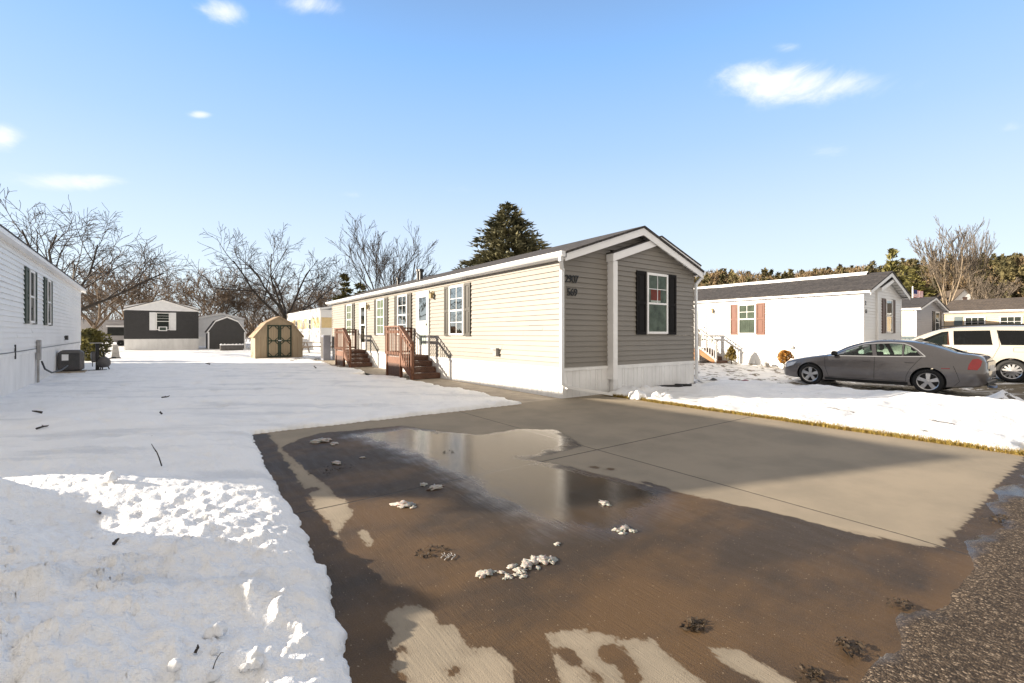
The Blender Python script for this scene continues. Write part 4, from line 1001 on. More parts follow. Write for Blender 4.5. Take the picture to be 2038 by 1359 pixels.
def bin_():
    p = at(461, 694, 36.3); p.z = hz(p.x, p.y)
    T = thing('storage_bin', 'low grey box capped with snow in front of the charcoal barn shed', 'storage box', p, 0)
    mb = MB(); mb.box(-.78, .78, -.3, .3, -.05, .42); mb.build('box', m_acgrey, T, bevel=.03)
    for i in range(6): pass
    mb = MB(); n = 14
    for i in range(n):
        x0, x1 = -.8 + 1.6 * i / n, -.8 + 1.6 * (i + 1) / n; z0, z1 = .46 + .08 * math.sin(i * 1.7) ** 2, .46 + .08 * math.sin((i + 1) * 1.7) ** 2
        mb.quad((x0, -.32, .42), (x1, -.32, .42), (x1, -.28, z1), (x0, -.28, z0)); mb.quad((x0, -.28, z0), (x1, -.28, z1), (x1, .32, z1), (x0, .32, z0))
    mb.build('snow_cap', m_snowcap, T, smooth=True)
bin_()
def picnic_table():
    p = at(634, 704, 31.0); p.z = hz(p.x, p.y)
    T = thing('picnic_table', 'grey wooden picnic table on snow between the tan shed and the beige home', 'picnic table', p, R(-30))
    mb = MB()
    for i in range(5): mb.box(-1.2, 1.2, -.38 + i * .153, -.38 + i * .153 + .143, .72, .76)
    mb.build('tabletop', m_table, T)
    for s in (-1, 1):
        b = MB(); b.box(-1.2, 1.2, s * .72 - .14, s * .72 - .005, .43, .47); b.box(-1.2, 1.2, s * .72 + .005, s * .72 + .14, .43, .47); b.build('bench', m_table, T)
    for x in (-.85, .85):
        l_ = MB(); l_.bar((x, -.78, 0), (x, -.22, .72), .05, .10); l_.bar((x, .78, 0), (x, .22, .72), .05, .10); l_.bar((x + .05, -.85, .40), (x + .05, .85, .40), .04, .09); l_.build('leg_frame', m_table, T)
picnic_table()
def casing():
    T = thing('blue_grey_box', 'tall blue grey box at the back end of the beige home', 'upright box', (6.12, 25.0, 0))  # plain upright box in a blue grey tone
    mb = MB(); mb.box(-.18, .18, -.25, .25, -.05, 1.3); mb.build('casing', mat('plain blue grey', (.20, .21, .26), .5, .1), T, bevel=.02)
    mb = MB(); mb.box(-.188, -.181, -.2, .2, .1, 1.2); mb.build('door', m_acgrey, T)
casing()
def camper():
    p = at(214, 690, 50); T = thing('camper', 'pale grey camper parked far behind the yard under bare trees', 'camper', (p.x, p.y, 0), 0)
    mb = MB(); mb.box(-2.4, 2.4, -1.1, 1.1, .5, 2.9); mb.build('body', m_greyside, T, bevel=.2)
    mb = MB(); mb.box(.1, 2.1, -1.13, -1.101, 1.2, 2.1); mb.build('window', m_dark, T); mb = MB(); mb.box(.0, 2.2, -1.3, -1.1, 2.15, 2.3); mb.build('awning', m_gable, T)
    for x in (-1.2, 1.2): w_ = MB(); w_.lathe([(.02, -.1), (.33, -.1), (.36, 0), (.33, .1), (.02, .1)], 16, 'x'); o = w_.build('wheel', m_rubber, T); o.rotation_euler = (0, 0, R(90)); o.location = (x, -1.0, .36)
camper()

# ------------------------------------------------------------------ cars
def pch(xs, ys):
    """smooth monotone interpolation"""
    xs, ys = np.array(xs, float), np.array(ys, float); h = np.diff(xs); dl = np.diff(ys) / h; m = np.zeros(len(xs))
    m[1:-1] = np.where(dl[:-1] * dl[1:] > 0, 2 * dl[:-1] * dl[1:] / (dl[:-1] + dl[1:] + 1e-12), 0); m[0], m[-1] = dl[0], dl[-1]
    def f(x):
        x = np.clip(x, xs[0], xs[-1]); i = np.clip(np.searchsorted(xs, x) - 1, 0, len(h) - 1); t = (x - xs[i]) / h[i]
        return (2 * t**3 - 3 * t**2 + 1) * ys[i] + (t**3 - 2 * t**2 + t) * h[i] * m[i] + (-2 * t**3 + 3 * t**2) * ys[i + 1] + (t**3 - t**2) * h[i] * m[i + 1]
    return f
class CarShape:
    def __init__(s, zb, hw, zbelt, hwb, zr, hwr, zt, length):
        s.f = [pch(*q) for q in (zb, hw, zbelt, hwb, zr, hwr, zt)]; s.L = length
    def sec(s, x, inset=0.0, zfloor=None):
        zb, hw, zk, wk, zr, wr, zt = [float(f(x)) for f in s.f]
        if inset: hw -= inset; wk -= inset; wr -= inset; zr -= inset * .6; zt -= inset; zb = zfloor
        zm = zb + (zk - zb) * .45
        if inset: zm = max(zm, zb + .02)
        p = [(0, zb), (hw * .6, zb), (hw * .90, zb + .005), (hw * .965, zb + (.03 if not inset else .01)), (hw * .99, zb + (zk - zb) * .2), (hw, zm), (hw * .997, zb + (zk - zb) * .66), (hw * .985 * .6 + wk * .4, zb + (zk - zb) * .84), (wk, zk)]
        for t in (.12, .35, .6, .82): p.append((wk + (wr - wk) * (t + .10 * math.sin(math.pi * t) * -1), zk + (zr - zk) * t))
        p += [(wr, zr), (wr * .92, zr + (zt - zr) * .42), (wr * .72, zr + (zt - zr) * .74), (wr * .4, zr + (zt - zr) * .94), (0, zt)]
        return p
    def side_y(s, x, z):
        p = s.sec(x)
        for (y0, z0), (y1, z1) in zip(p[2:], p[3:]):
            if min(z0, z1) <= z <= max(z0, z1) + 1e-6 and z1 > z0: return y0 + (y1 - y0) * (z - z0) / (z1 - z0)
        return p[-5][0]
    def top_z(s, x, y):
        p = s.sec(x); y = abs(y)
        for (y0, z0), (y1, z1) in zip(p[8:], p[9:]):
            if y1 <= y <= y0 and y0 > y1: return z0 + (z1 - z0) * (y - y0) / (y1 - y0)
        return p[-1][1]
    def loft(s, xs, inset=0.0, zfloor=None):
        rings = []
        for x in xs:
            h = s.sec(x, inset, zfloor); rings.append([(x, y, z) for y, z in h] + [(x, -y, z) for y, z in h[-2:0:-1]])
        n = len(rings[0]); V = [p for r in rings for p in r]; k = len(rings)
        F = [(i * n + j, (i + 1) * n + j, (i + 1) * n + (j + 1) % n, i * n + (j + 1) % n) for i in range(k - 1) for j in range(n)]
        F += [tuple(range(n)), tuple(range((k - 1) * n, k * n))[::-1]]
        me = bpy.data.meshes.new('t'); me.from_pydata(V, [], F); return me
def mesh_of(mb, m=None):
    me = bpy.data.meshes.new('t'); me.from_pydata(mb.v, [], mb.f)
    bm = bmesh.new(); bm.from_mesh(me); bmesh.ops.recalc_face_normals(bm, faces=bm.faces); bm.to_mesh(me); bm.free()
    if m: me.materials.append(m)
    return me
def subtract(base, cutters):
    bm = bmesh.new(); bm.from_mesh(base); bmesh.ops.recalc_face_normals(bm, faces=bm.faces); bm.to_mesh(base); bm.free()
    o = bpy.data.objects.new('t', base); COL.objects.link(o); tmp = []
    for c in cutters:
        bm = bmesh.new(); bm.from_mesh(c); bmesh.ops.recalc_face_normals(bm, faces=bm.faces); bm.to_mesh(c); bm.free()
        q = bpy.data.objects.new('t', c); COL.objects.link(q); q.hide_render = True; tmp.append(q)
        md = o.modifiers.new('b', 'BOOLEAN'); md.operation = 'DIFFERENCE'; md.object = q; md.solver = 'EXACT'; md.material_mode = 'TRANSFER'
    dg_ = bpy.context.evaluated_depsgraph_get(); dg_.update(); me = bpy.data.meshes.new_from_object(o.evaluated_get(dg_))
    for q in tmp + [o]: bpy.data.objects.remove(q)
    return me
def side_patch(cs, poly, off, sgn, nx=24, nz=5):
    """a skin lying on the flank inside an outline given in length and height"""
    mb = MB(); xs = [p[0] for p in poly]; x0, x1 = min(xs), max(xs); cols = []
    for i in range(nx + 1):
        x = x0 + (x1 - x0) * (i + .0) / nx; x = min(max(x, x0 + 1e-4), x1 - 1e-4); hit = []
        for (a, b) in zip(poly, poly[1:] + poly[:1]):
            if (a[0] - x) * (b[0] - x) < 0: hit.append(a[1] + (b[1] - a[1]) * (x - a[0]) / (b[0] - a[0]))
        if len(hit) < 2: continue
        lo, hi = min(hit), max(hit); cols.append([(x, sgn * (cs.side_y(x, lo + (hi - lo) * j / nz) + off), lo + (hi - lo) * j / nz) for j in range(nz + 1)])
    for c0, c1 in zip(cols[:-1], cols[1:]):
        for j in range(nz): mb.quad(c0[j], c1[j], c1[j + 1], c0[j + 1])
    return mb
def side_strip(cs, pts, wd, off, sgn, mb=None, th=.0):
    mb = mb or MB(); P = []
    for (a, b) in zip(pts[:-1], pts[1:]):
        n = max(2, int(math.hypot(b[0] - a[0], b[1] - a[1]) / .05))
        for i in range(n): P.append((a[0] + (b[0] - a[0]) * i / n, a[1] + (b[1] - a[1]) * i / n))
    P.append(pts[-1]); L_ = []
    for i, (x, z) in enumerate(P):
        a, b = P[max(i - 1, 0)], P[min(i + 1, len(P) - 1)]; dx, dz = b[0] - a[0], b[1] - a[1]; l_ = math.hypot(dx, dz) + 1e-9; nx_, nz_ = -dz / l_ * wd / 2, dx / l_ * wd / 2
        L_.append([(x + q * nx_, sgn * (cs.side_y(x + q * nx_, z + q * nz_) + off), z + q * nz_) for q in (-1, 1)])
    for a, b in zip(L_[:-1], L_[1:]): mb.quad(a[0], b[0], b[1], a[1])
    return mb
def make_wheel(car, x, y, r, sgn, spokes, wid=.20, rr=.70, thin=False):
    t = MB(); ri = r * rr
    t.lathe([(ri, -wid / 2), (r * .93, -wid / 2), (r * .985, -wid * .38), (r, -wid * .2), (r, wid * .2), (r * .985, wid * .38), (r * .93, wid / 2), (ri, wid / 2), (ri * .96, wid * .2), (ri * .96, -wid * .2), (ri, -wid / 2)], 40, 'z')
    w = t.build('wheel', m_rubber, car, smooth=True); w.location = (x, y, r); w.rotation_euler = (R(90), 0, 0)
    # local z of the wheel points to -y of the car
    o = -sgn
    d = MB(); d.lathe([(.01, o * .01), (ri * .97, o * .01), (ri * .97, o * -.05)], 32); d.build('brake_disc', m_black, w)
    m_ = MB(); m_.lathe([(ri * .90, o * .02), (ri * .93, o * wid * .44), (ri * 1.01, o * wid * .50), (ri * 1.03, o * wid * .44), (ri * .98, o * .02)], 40)
    for k in range(spokes):
        a = 2 * math.pi * k / spokes + .3; ca, sa = math.cos(a), math.sin(a); wi, wo_ = (.055, .042) if not thin else (.030, .026)
        if not thin: wi, wo_ = ri * .15, ri * .22
        f0, f1 = o * (wid * .40), o * (wid * .34)
        def pt(rad, s_, h): return (ca * rad - sa * s_, sa * rad + ca * s_, h)
        v = [pt(ri * .12, -wi, f0), pt(ri * .12, wi, f0), pt(ri * .93, wo_, f1), pt(ri * .93, -wo_, f1), pt(ri * .12, -wi, f0 - o * .035), pt(ri * .12, wi, f0 - o * .035), pt(ri * .93, wo_ * 1.1, f1 - o * .035), pt(ri * .93, -wo_ * 1.1, f1 - o * .035)]
        m_.add(v, [(0, 1, 2, 3), (7, 6, 5, 4), (0, 4, 5, 1), (1, 5, 6, 2), (2, 6, 7, 3), (3, 7, 4, 0)])
    m_.lathe([(.001, o * wid * .45), (ri * .2, o * wid * .43), (ri * .25, o * wid * .36)], 20)
    m_.build('rim', m_alloy, w)
def seats(car, xs, ys, zs=.55):
    for x in xs:
        for y in ys:
            s = MB(); s.box(x - .28, x + .26, y - .25, y + .25, zs - .2, zs + .02); s.build('seat', m_seat, car, bevel=.05)
            s = MB(); s.prism([(x + .16, zs - .05), (x + .34, zs - .05), (x + .46, zs + .48), (x + .34, zs + .5)], 'y', y - .24, y + .24); s.build('backrest', m_seat, car, bevel=.04)
            s = MB(); s.box(x + .39, x + .49, y - .13, y + .13, zs + .53, zs + .73); s.build('headrest', m_seat, car, bevel=.045)
def build_car(name, label, loc, rz, cs, paint, wheels, r, sidewins, front_glass, rear_glass, cav, cavz, pr, glass, rear_glass_m=None):
    T = thing(name, label, 'car', loc, rz)
    N_ = 84; xs = [cs.L * (i / N_) for i in range(N_ + 1)]; xs = [x + .5 * 0 for x in xs]
    base = cs.loft(xs); base.materials.append(paint)
    cut = []
    wx, yw = wheels
    for x in wx:
        for s in (-1, 1):
            c = MB(); c.lathe([(.001, 0), (r * 1.13, 0), (r * 1.13, .33), (.001, .33)], 40); me = mesh_of(c, m_black)
            me.transform(Matrix.Translation((x, s * (yw + .18), r * 1.02)) @ Matrix.Rotation(R(90 * s), 4, 'X')); cut.append(me)
    cx = np.linspace(cav[0], cav[1], 36); cm = cs.loft(cx, .055, cavz); cm.materials.append(m_seat); cut.append(cm)
    for poly in sidewins:
        c = MB(); c.prism(poly, 'y', -1.3, 1.3); cut.append(mesh_of(c, m_black))
    for gl in (front_glass, rear_glass):
        if gl: c = MB(); c.prism(gl, 'z', cavz + .45, 2.3); cut.append(mesh_of(c, m_black))
    me = subtract(base, cut)
    me.name = 'body'
    body = link('body', me, T)
    bm = bmesh.new(); bm.from_mesh(me)
    for f in bm.faces: f.smooth = True
    for e in bm.edges:
        if len(e.link_faces) == 2 and e.calc_face_angle(0) > R(38): e.smooth = False
    bm.to_mesh(me); bm.free()
    for k, poly in enumerate(sidewins):
        for s in (-1, 1): side_patch(cs, poly, -.008, s).build('side_window', glass[min(k, len(glass) - 1)], T, smooth=True)
    for nm, gl in (('windscreen', front_glass), ('rear_window', rear_glass)):
        if not gl: continue
        xs_ = [p[0] for p in gl]; x0, x1 = min(xs_), max(xs_); g_ = MB(); cols = []
        for i in range(15):
            x = x0 + (x1 - x0) * i / 14; x = min(max(x, x0 + 1e-4), x1 - 1e-4); hit = []
            for (a, b) in zip(gl, gl[1:] + gl[:1]):
                if (a[0] - x) * (b[0] - x) < 0: hit.append(a[1] + (b[1] - a[1]) * (x - a[0]) / (b[0] - a[0]))
            lo, hi = min(hit), max(hit); cols.append([(x, lo + (hi - lo) * j / 12, cs.top_z(x, lo + (hi - lo) * j / 12) - .006) for j in range(13)])
        for c0, c1 in zip(cols[:-1], cols[1:]):
            for j in range(12): g_.quad(c0[j], c1[j], c1[j + 1], c0[j + 1])
        g_.build(nm, glass[0] if nm == 'windscreen' else (rear_glass_m or glass[-1]), T, smooth=True)
    return T

# grey sedan : x runs from the nose back along the car
sed = CarShape(
    zb=([0, .12, .5, 1.3, 3.6, 4.4, 4.75, 4.86], [.30, .22, .19, .17, .17, .21, .26, .34]),
    hw=([0, .05, .2, .5, .95, 1.6, 3.2, 3.9, 4.4, 4.7, 4.82, 4.86], [.50, .62, .77, .845, .885, .885, .89, .885, .855, .80, .74, .66]),
    zbelt=([0, .1, .3, .7, 1.1, 1.5, 2.5, 3.5, 4.2, 4.6, 4.78, 4.86], [.56, .66, .735, .82, .885, .925, .965, 1.0, 1.0, .985, .95, .86]),
    hwb=([0, .05, .2, .5, .95, 1.6, 3.2, 3.9, 4.4, 4.7, 4.82, 4.86], [.44, .56, .70, .785, .82, .825, .825, .80, .76, .70, .64, .56]),
    zr=([0, .1, .3, .7, 1.1, 1.42, 1.9, 2.25, 2.7, 3.2, 3.6, 4.0, 4.35, 4.62, 4.78, 4.86], [.58, .685, .77, .86, .93, .985, 1.23, 1.335, 1.395, 1.385, 1.33, 1.215, 1.095, 1.065, 1.01, .88]),
    hwr=([0, .05, .2, .5, 1.0, 1.42, 1.9, 2.4, 3.2, 3.6, 4.1, 4.4, 4.7, 4.86], [.36, .46, .60, .68, .72, .70, .61, .575, .575, .585, .62, .66, .62, .50]),
    zt=([0, .1, .3, .7, 1.1, 1.38, 1.9, 2.25, 2.7, 3.2, 3.6, 4.0, 4.35, 4.62, 4.78, 4.86], [.60, .71, .80, .895, .965, 1.02, 1.29, 1.40, 1.455, 1.445, 1.385, 1.26, 1.125, 1.09, 1.03, .90]), length=4.86)
W1 = [(1.52, .965), (2.56, .985), (2.47, 1.315), (2.30, 1.30), (2.02, 1.20), (1.72, 1.06)]
W2 = [(2.66, .985), (3.22, 1.005), (3.20, 1.33), (2.95, 1.345), (2.57, 1.325)]
W3 = [(3.26, 1.005), (3.62, 1.02), (3.50, 1.17), (3.36, 1.27), (3.24, 1.325)]
sx_, sy_ = 17.19, 7.13
SD = build_car('parked_sedan', 'grey brown four door sedan parked on the neighbouring drive, its tail lit by the sun', (sx_, sy_, -.262), R(-90), sed, m_sedan, ([.93, 3.78], .89), .335,
               [W1, W2, W3], [(1.46, -.60), (1.46, .60), (2.22, .52), (2.22, -.52)], [(3.62, -.50), (3.62, .50), (4.30, .58), (4.30, -.58)], (1.35, 4.28), .42, None, [m_carglass], glassmat('tinted rear glass', (.25, .30, .36), .12))
def sedan_parts(T, cs):
    for s in (-1, 1):
        for x in (.93, 3.78): make_wheel(T, x, s * .775, .335, s, 5)
        c = side_strip(cs, [(1.40, .945), (2.0, .958), (2.6, .968), (3.2, .985), (3.72, 1.005)], .022, .004, s)
        side_strip(cs, [(1.40, .95), (1.70, 1.07), (2.02, 1.22), (2.30, 1.322), (2.6, 1.352), (2.95, 1.365), (3.22, 1.352), (3.38, 1.29), (3.54, 1.18), (3.72, 1.005)], .022, .004, s, c)
        c.build('window_trim', m_chrome, T)
        g_ = side_strip(cs, [(2.60, .96), (2.61, .70), (2.60, .30)], .010, .0015, s); side_strip(cs, [(1.33, .90), (1.36, .60), (1.45, .30)], .010, .0015, s, g_)
        side_strip(cs, [(3.66, 1.0), (3.55, .85), (3.40, .62), (3.33, .45), (3.32, .30)], .010, .0015, s, g_); side_strip(cs, [(1.45, .30), (2.6, .30), (3.32, .30)], .010, .0015, s, g_)
        g_.build('door_gap', m_black, T); side_strip(cs, [(4.28, .78), (4.36, .55), (4.40, .38), (4.30, .26)], .010, .0015, s).build('bumper_seam', m_black, T)
        k = MB()
        for x in (2.42, 3.40):
            y = s * (cs.side_y(x, .835) + .022); k.box(x - .10, x + .10, y - .012, y + .012, .825, .850)
        k.build('door_handle', m_sedan, T, bevel=.006)
        rk = side_strip(cs, [(1.34, .245), (2.3, .232), (3.36, .245)], .07, .006, s); rk.build('rocker_panel', m_black, T)
        m_ = MB(); y = s * (cs.side_y(1.66, .98) + .10); m_.box(1.55, 1.68, y - .11, y + .09, .96, 1.10); m_.build('mirror', m_black, T, bevel=.035)
        tl = side_patch(cs, [(4.62, .965), (4.56, .82), (4.545, .70), (4.72, .695), (4.775, .80), (4.79, .93), (4.72, .985)], .007, s, 18, 6); tl.build('tail_light', m_redlamp, T, smooth=True)
        hl = side_patch(cs, [(.02, .54), (.15, .50), (.42, .60), (.52, .72), (.36, .70), (.12, .635)], .007, s, 16, 4); hl.build('headlight', m_clearlamp, T, smooth=True)
        mk = side_strip(cs, [(4.05, .705), (4.22, .705)], .02, .004, s); mk.build('side_marker', m_redlamp, T)
        ar = MB()
        for x in (.93, 3.78):
            pts = [(x + .395 * math.cos(a), .335 + .395 * math.sin(a)) for a in np.linspace(-.12, math.pi + .12, 22)]; side_strip(cs, pts, .03, .004, s, ar)
        ar.build('wheel_arch', m_sedan, T, smooth=True)
    seats(T, (2.0, ), (-.37, .37), .58); seats(T, (2.95, ), (-.38, .38), .60)
    d_ = MB(); d_.prism([(1.42, .6), (1.42, .98), (1.75, 1.0), (1.9, .85), (1.9, .6)], 'y', -.70, .70); d_.build('dashboard', m_seat, T)
    w_ = MB()
    w_.tube([(1.98 + .03 * math.sin(t), -.37 + .18 * math.cos(t), .95 + .17 * math.sin(t)) for t in np.linspace(0, 6.283, 20)], .016, 6); w_.build('steering_wheel', m_black, T)
    b = MB(); b.box(4.80, 4.875, -.52, .52, .70, .92); b.build('number_plate_panel', m_sedan, T, bevel=.02)
    b = MB(); b.box(4.72, 4.885, -.62, .62, .30, .40); b.build('bumper_inset', m_black, T, bevel=.02)
    b = MB(); b.box(4.872, 4.882, -.30, .30, .66, .80); b.build('number_plate', m_trim, T)
    a_ = MB(); a_.prism([(3.32, 1.44), (3.50, 1.42), (3.50, 1.49), (3.44, 1.50)], 'y', -.025, .025); a_.build('roof_antenna', m_black, T)
    e_ = MB(); e_.tube([(4.6, .45, .27), (4.89, .45, .25)], .035, 8); e_.build('exhaust', m_chrome, T)
sedan_parts(SD, sed)

# pale minivan behind it
van = CarShape(
    zb=([0, .2, .8, 4.3, 4.9, 5.08], [.32, .24, .20, .21, .27, .36]),
    hw=([0, .06, .25, .6, 1.2, 2.5, 4.0, 4.7, 5.0, 5.08], [.55, .68, .84, .92, .96, .975, .97, .94, .88, .82]),
    zbelt=([0, .1, .4, .9, 1.4, 2.5, 4.0, 4.8, 5.08], [.62, .74, .86, .97, 1.03, 1.07, 1.10, 1.10, 1.08]),
    hwb=([0, .06, .25, .6, 1.2, 2.5, 4.0, 4.7, 5.0, 5.08], [.48, .60, .76, .84, .89, .915, .91, .88, .83, .78]),
    zr=([0, .1, .4, .9, 1.15, 1.6, 2.1, 2.7, 3.5, 4.4, 4.85, 5.0, 5.08], [.64, .78, .90, 1.02, 1.10, 1.37, 1.575, 1.66, 1.68, 1.66, 1.60, 1.42, 1.12]),
    hwr=([0, .06, .25, .6, 1.2, 1.7, 2.3, 4.4, 4.9, 5.08], [.40, .5, .64, .74, .80, .74, .70, .70, .68, .66]),
    zt=([0, .1, .4, .9, 1.15, 1.6, 2.1, 2.7, 3.5, 4.4, 4.85, 5.0, 5.08], [.66, .81, .94, 1.06, 1.14, 1.43, 1.64, 1.73, 1.75, 1.73, 1.66, 1.46, 1.16]), length=5.08)
V1 = [(1.50, 1.10), (2.42, 1.115), (2.36, 1.56), (2.20, 1.54), (1.75, 1.30)]
V2 = [(2.52, 1.115), (3.40, 1.13), (3.32, 1.585), (2.48, 1.575)]
V3 = [(3.58, 1.13), (4.66, 1.14), (4.58, 1.50), (4.45, 1.57), (3.46, 1.585)]
VN = build_car('parked_minivan', 'pale pearl minivan with dark rear windows and roof rails, parked beyond the grey sedan', (21.28, 6.06, -.115), R(-90), van, m_van, ([.95, 3.80], .97), .345,
               [V1, V2, V3], [(1.18, -.66), (1.18, .66), (2.08, .60), (2.08, -.60)], None, (1.05, 4.85), .55, None, [m_carglass, m_vanglass])
def van_parts(T, cs):
    for s in (-1, 1):
        for x in (.95, 3.80): make_wheel(T, x, s * .86, .345, s, 12, rr=.66, thin=True)
        g_ = side_strip(cs, [(3.48, 1.60), (3.55, 1.10), (3.42, .75), (3.30, .55), (3.28, .35)], .010, .0015, s); side_strip(cs, [(2.46, 1.08), (2.46, .8), (2.46, .30)], .010, .0015, s, g_); side_strip(cs, [(1.35, 1.0), (1.38, .6), (1.45, .3)], .010, .0015, s, g_)
        g_.build('door_gap', m_darkmetal, T)
        f_ = side_strip(cs, [(3.86, .93), (4.14, .93), (4.16, .95), (4.16, 1.04), (4.14, 1.06), (3.86, 1.06), (3.84, 1.04), (3.84, .95), (3.86, .93)], .008, .002, s); f_.build('fuel_flap', m_darkmetal, T)
        k = MB()
        for x in (2.25, 2.72):
            y = s * (cs.side_y(x, .93) + .022); k.box(x - .10, x + .10, y - .012, y + .012, .92, .95)
        k.build('door_handle', m_van, T, bevel=.006)
        r_ = MB(); r_.tube([(2.05, s * .60, 1.655), (2.2, s * .60, 1.72), (3.3, s * .60, 1.785), (4.4, s * .60, 1.765), (4.55, s * .60, 1.72)], .018, 6); r_.build('roof_rail', m_black, T)
        m_ = MB(); y = s * (cs.side_y(1.55, 1.10) + .12); m_.box(1.44, 1.60, y - .13, y + .10, 1.07, 1.24); m_.build('mirror', m_black, T, bevel=.04)
        tl = side_patch(cs, [(4.82, 1.05), (4.80, .80), (5.0, .80), (5.0, 1.38), (4.92, 1.42)], .007, s, 10, 6); tl.build('tail_light', m_redlamp, T, smooth=True)
        hl = side_patch(cs, [(.03, .60), (.2, .56), (.55, .72), (.62, .84), (.4, .80), (.12, .72)], .007, s, 16, 4); hl.build('headlight', m_clearlamp, T, smooth=True)
    seats(T, (2.05, ), (-.42, .42), .80); seats(T, (3.0, ), (-.42, .42), .80)
    b = MB(); b.box(2.33, 2.38, -.70, -.30, 1.08, 1.5); b.build('seat_cover', m_sign, T, bevel=.01)
van_parts(VN, van)

# ------------------------------------------------------------------ trees
def perp(d):
    a = d.cross(Vector((.3, .7, .2)));
    return a.normalized()
def bare_tree(seed, height, limbs, trunk_frac, spread, droop, depth, kids, r0, rmin, mb_t, mb_w, lean=(0, 0), up=.05, jit=.16, lratio=.62, fork=None):
    rg = random.Random(seed)
    def grow(p, d, L, r, lv):
        n = 5 if lv < 2 else 4 if lv < 3 else 3
        pts, rads = [p.copy()], [r]; st = L / n; q = p.copy(); dd = d.copy()
        for i in range(n):
            dd = (dd + Vector((rg.gauss(0, jit), rg.gauss(0, jit), rg.gauss(0, jit * .7) + (up if lv < 3 else up - droop)))).normalized()
            q = q + dd * st; pts.append(q.copy()); rads.append(max(rmin, r * (1 - .62 * (i + 1) / n)))
        (mb_t if lv <= 1 else mb_w).tube(pts, rads, 6 if lv == 0 else 5 if lv == 1 else 3, cap=False)
        if lv >= depth: return
        k = kids[lv]
        for j in range(k):
            t = (.30 + .70 * (j + rg.random() * .8) / k) if lv > 0 else (.55 + .45 * (j + rg.random()) / k)
            t = min(t, .99); i = min(int(t * n), n - 1); pp = pts[i].lerp(pts[i + 1], t * n - i); base = (pts[i + 1] - pts[i]).normalized()
            a = perp(base); a.rotate(Matrix.Rotation(rg.random() * 6.283 if lv > 0 else (j * 2.4 + rg.random()), 3, base))
            ang = R(rg.uniform(24, 52)) * spread; nd = (base * math.cos(ang) + a * math.sin(ang)).normalized()
            grow(pp, nd, L * lratio * rg.uniform(.75, 1.2) * (1.15 - .45 * t if lv > 0 else 1), max(rmin, rads[i] * rg.uniform(.45, .65)), lv + 1)
    th = height * trunk_frac; pts = [Vector((0, 0, -.3))]; rads = [r0 * 1.25]; q = Vector((0, 0, 0))
    for i in range(5): q = q + Vector((rg.gauss(lean[0], .05), rg.gauss(lean[1], .05), 1)) * th / 5; pts.append(q.copy()); rads.append(r0 * (1 - .06 * i))
    mb_t.tube(pts, rads, 8, cap=False)
    for j in range(limbs):
        az = j * 2.399 + rg.uniform(-.3, .3); el = R(rg.uniform(*(fork or (35, 72))))
        d = Vector((math.cos(az) * math.cos(el), math.sin(az) * math.cos(el), math.sin(el)))
        t = .72 + .28 * j / max(1, limbs - 1); pp = pts[3].lerp(pts[5], (t - .6) / .4 if t > .6 else 0)
        grow(pp, d, (height - th) * rg.uniform(.52, .68) / max(.62, math.sin(el)) * .9, r0 * rg.uniform(.45, .62), 1)
def tree_thing(name, label, group, p, rz, sc, trunk_me, crown_me, cat='tree'):
    T = thing(name, label, cat, p, rz, group); T.scale = (sc, sc, sc) if not isinstance(sc, tuple) else sc
    link('trunk', trunk_me, T); link('crown', crown_me, T); return T
def tree_mesh(mt, mw, *a, **k):
    t, w = MB(), MB(); bare_tree(*a[:9], *a[9:], mb_t=t, mb_w=w, **k)
    r = []
    for nm, mb, m in (('trunk', t, mt), ('crown', w, mw)):
        me = bpy.data.meshes.new(nm); me.from_pydata(mb.v, [], mb.f); me.materials.append(m); me.polygons.foreach_set('use_smooth', [True] * len(me.polygons)); me.update(); r.append(me)
    return r
gl_ = 'bare trees behind the yard'
mt, mw = tree_mesh(m_bark, m_twig, 11, 12.5, 7, .26, 1.0, .06, 4, (0, 6, 5, 5), .24, .014, up=.03, lratio=.60, fork=(22, 62))
p = at(128, 690, 33); tree_thing('bare_tree', 'large dark bare tree spreading above the white home at the left edge', gl_, (p.x, p.y, 0), 2.0, .98, mt, mw)
mt2, mw2 = tree_mesh(m_bark, m_twig, 23, 13.6, 7, .24, 1.05, .05, 4, (0, 6, 5, 5), .28, .017, up=.035, lratio=.60, fork=(28, 68))
p = at(566, 690, 47); tree_thing('bare_tree', 'broad dark bare tree rising behind the tan shed', gl_, (p.x, p.y, 0), .6, 1.0, mt2, mw2)
mt3, mw3 = tree_mesh(m_bark, m_twig, 31, 12.6, 9, .16, .72, .02, 4, (0, 6, 5, 4), .19, .016, up=.10, lratio=.56, fork=(42, 80))
p = at(772, 690, 42); tree_thing('bare_tree', 'vase shaped bare tree whose crown fans out over the beige home roof', gl_, (p.x, p.y, 0), 1.0, (.86, .86, 1.0), mt3, mw3)
mt4, mw4 = tree_mesh(m_twigbrown, m_twigbrown, 47, 10.5, 6, .22, .95, .04, 4, (0, 6, 6, 5), .18, .018, up=.07, lratio=.58)
mt5, mw5 = tree_mesh(m_twigbrown, m_twigbrown, 59, 9.5, 8, .12, .85, .03, 4, (0, 6, 6, 5), .13, .018, up=.08, lratio=.56, fork=(38, 80))
p = at(190, 690, 41); tree_thing('bare_tree', 'brown bare tree with a dark trunk just right of the white home corner', gl_, (p.x, p.y, 0), .4, 1.0, mt4, mw4)
p = at(262, 690, 47); tree_thing('bare_tree', 'brown bare tree behind the left end of the charcoal home', gl_, (p.x, p.y, 0), 2.2, 1.04, mt4, mw4)
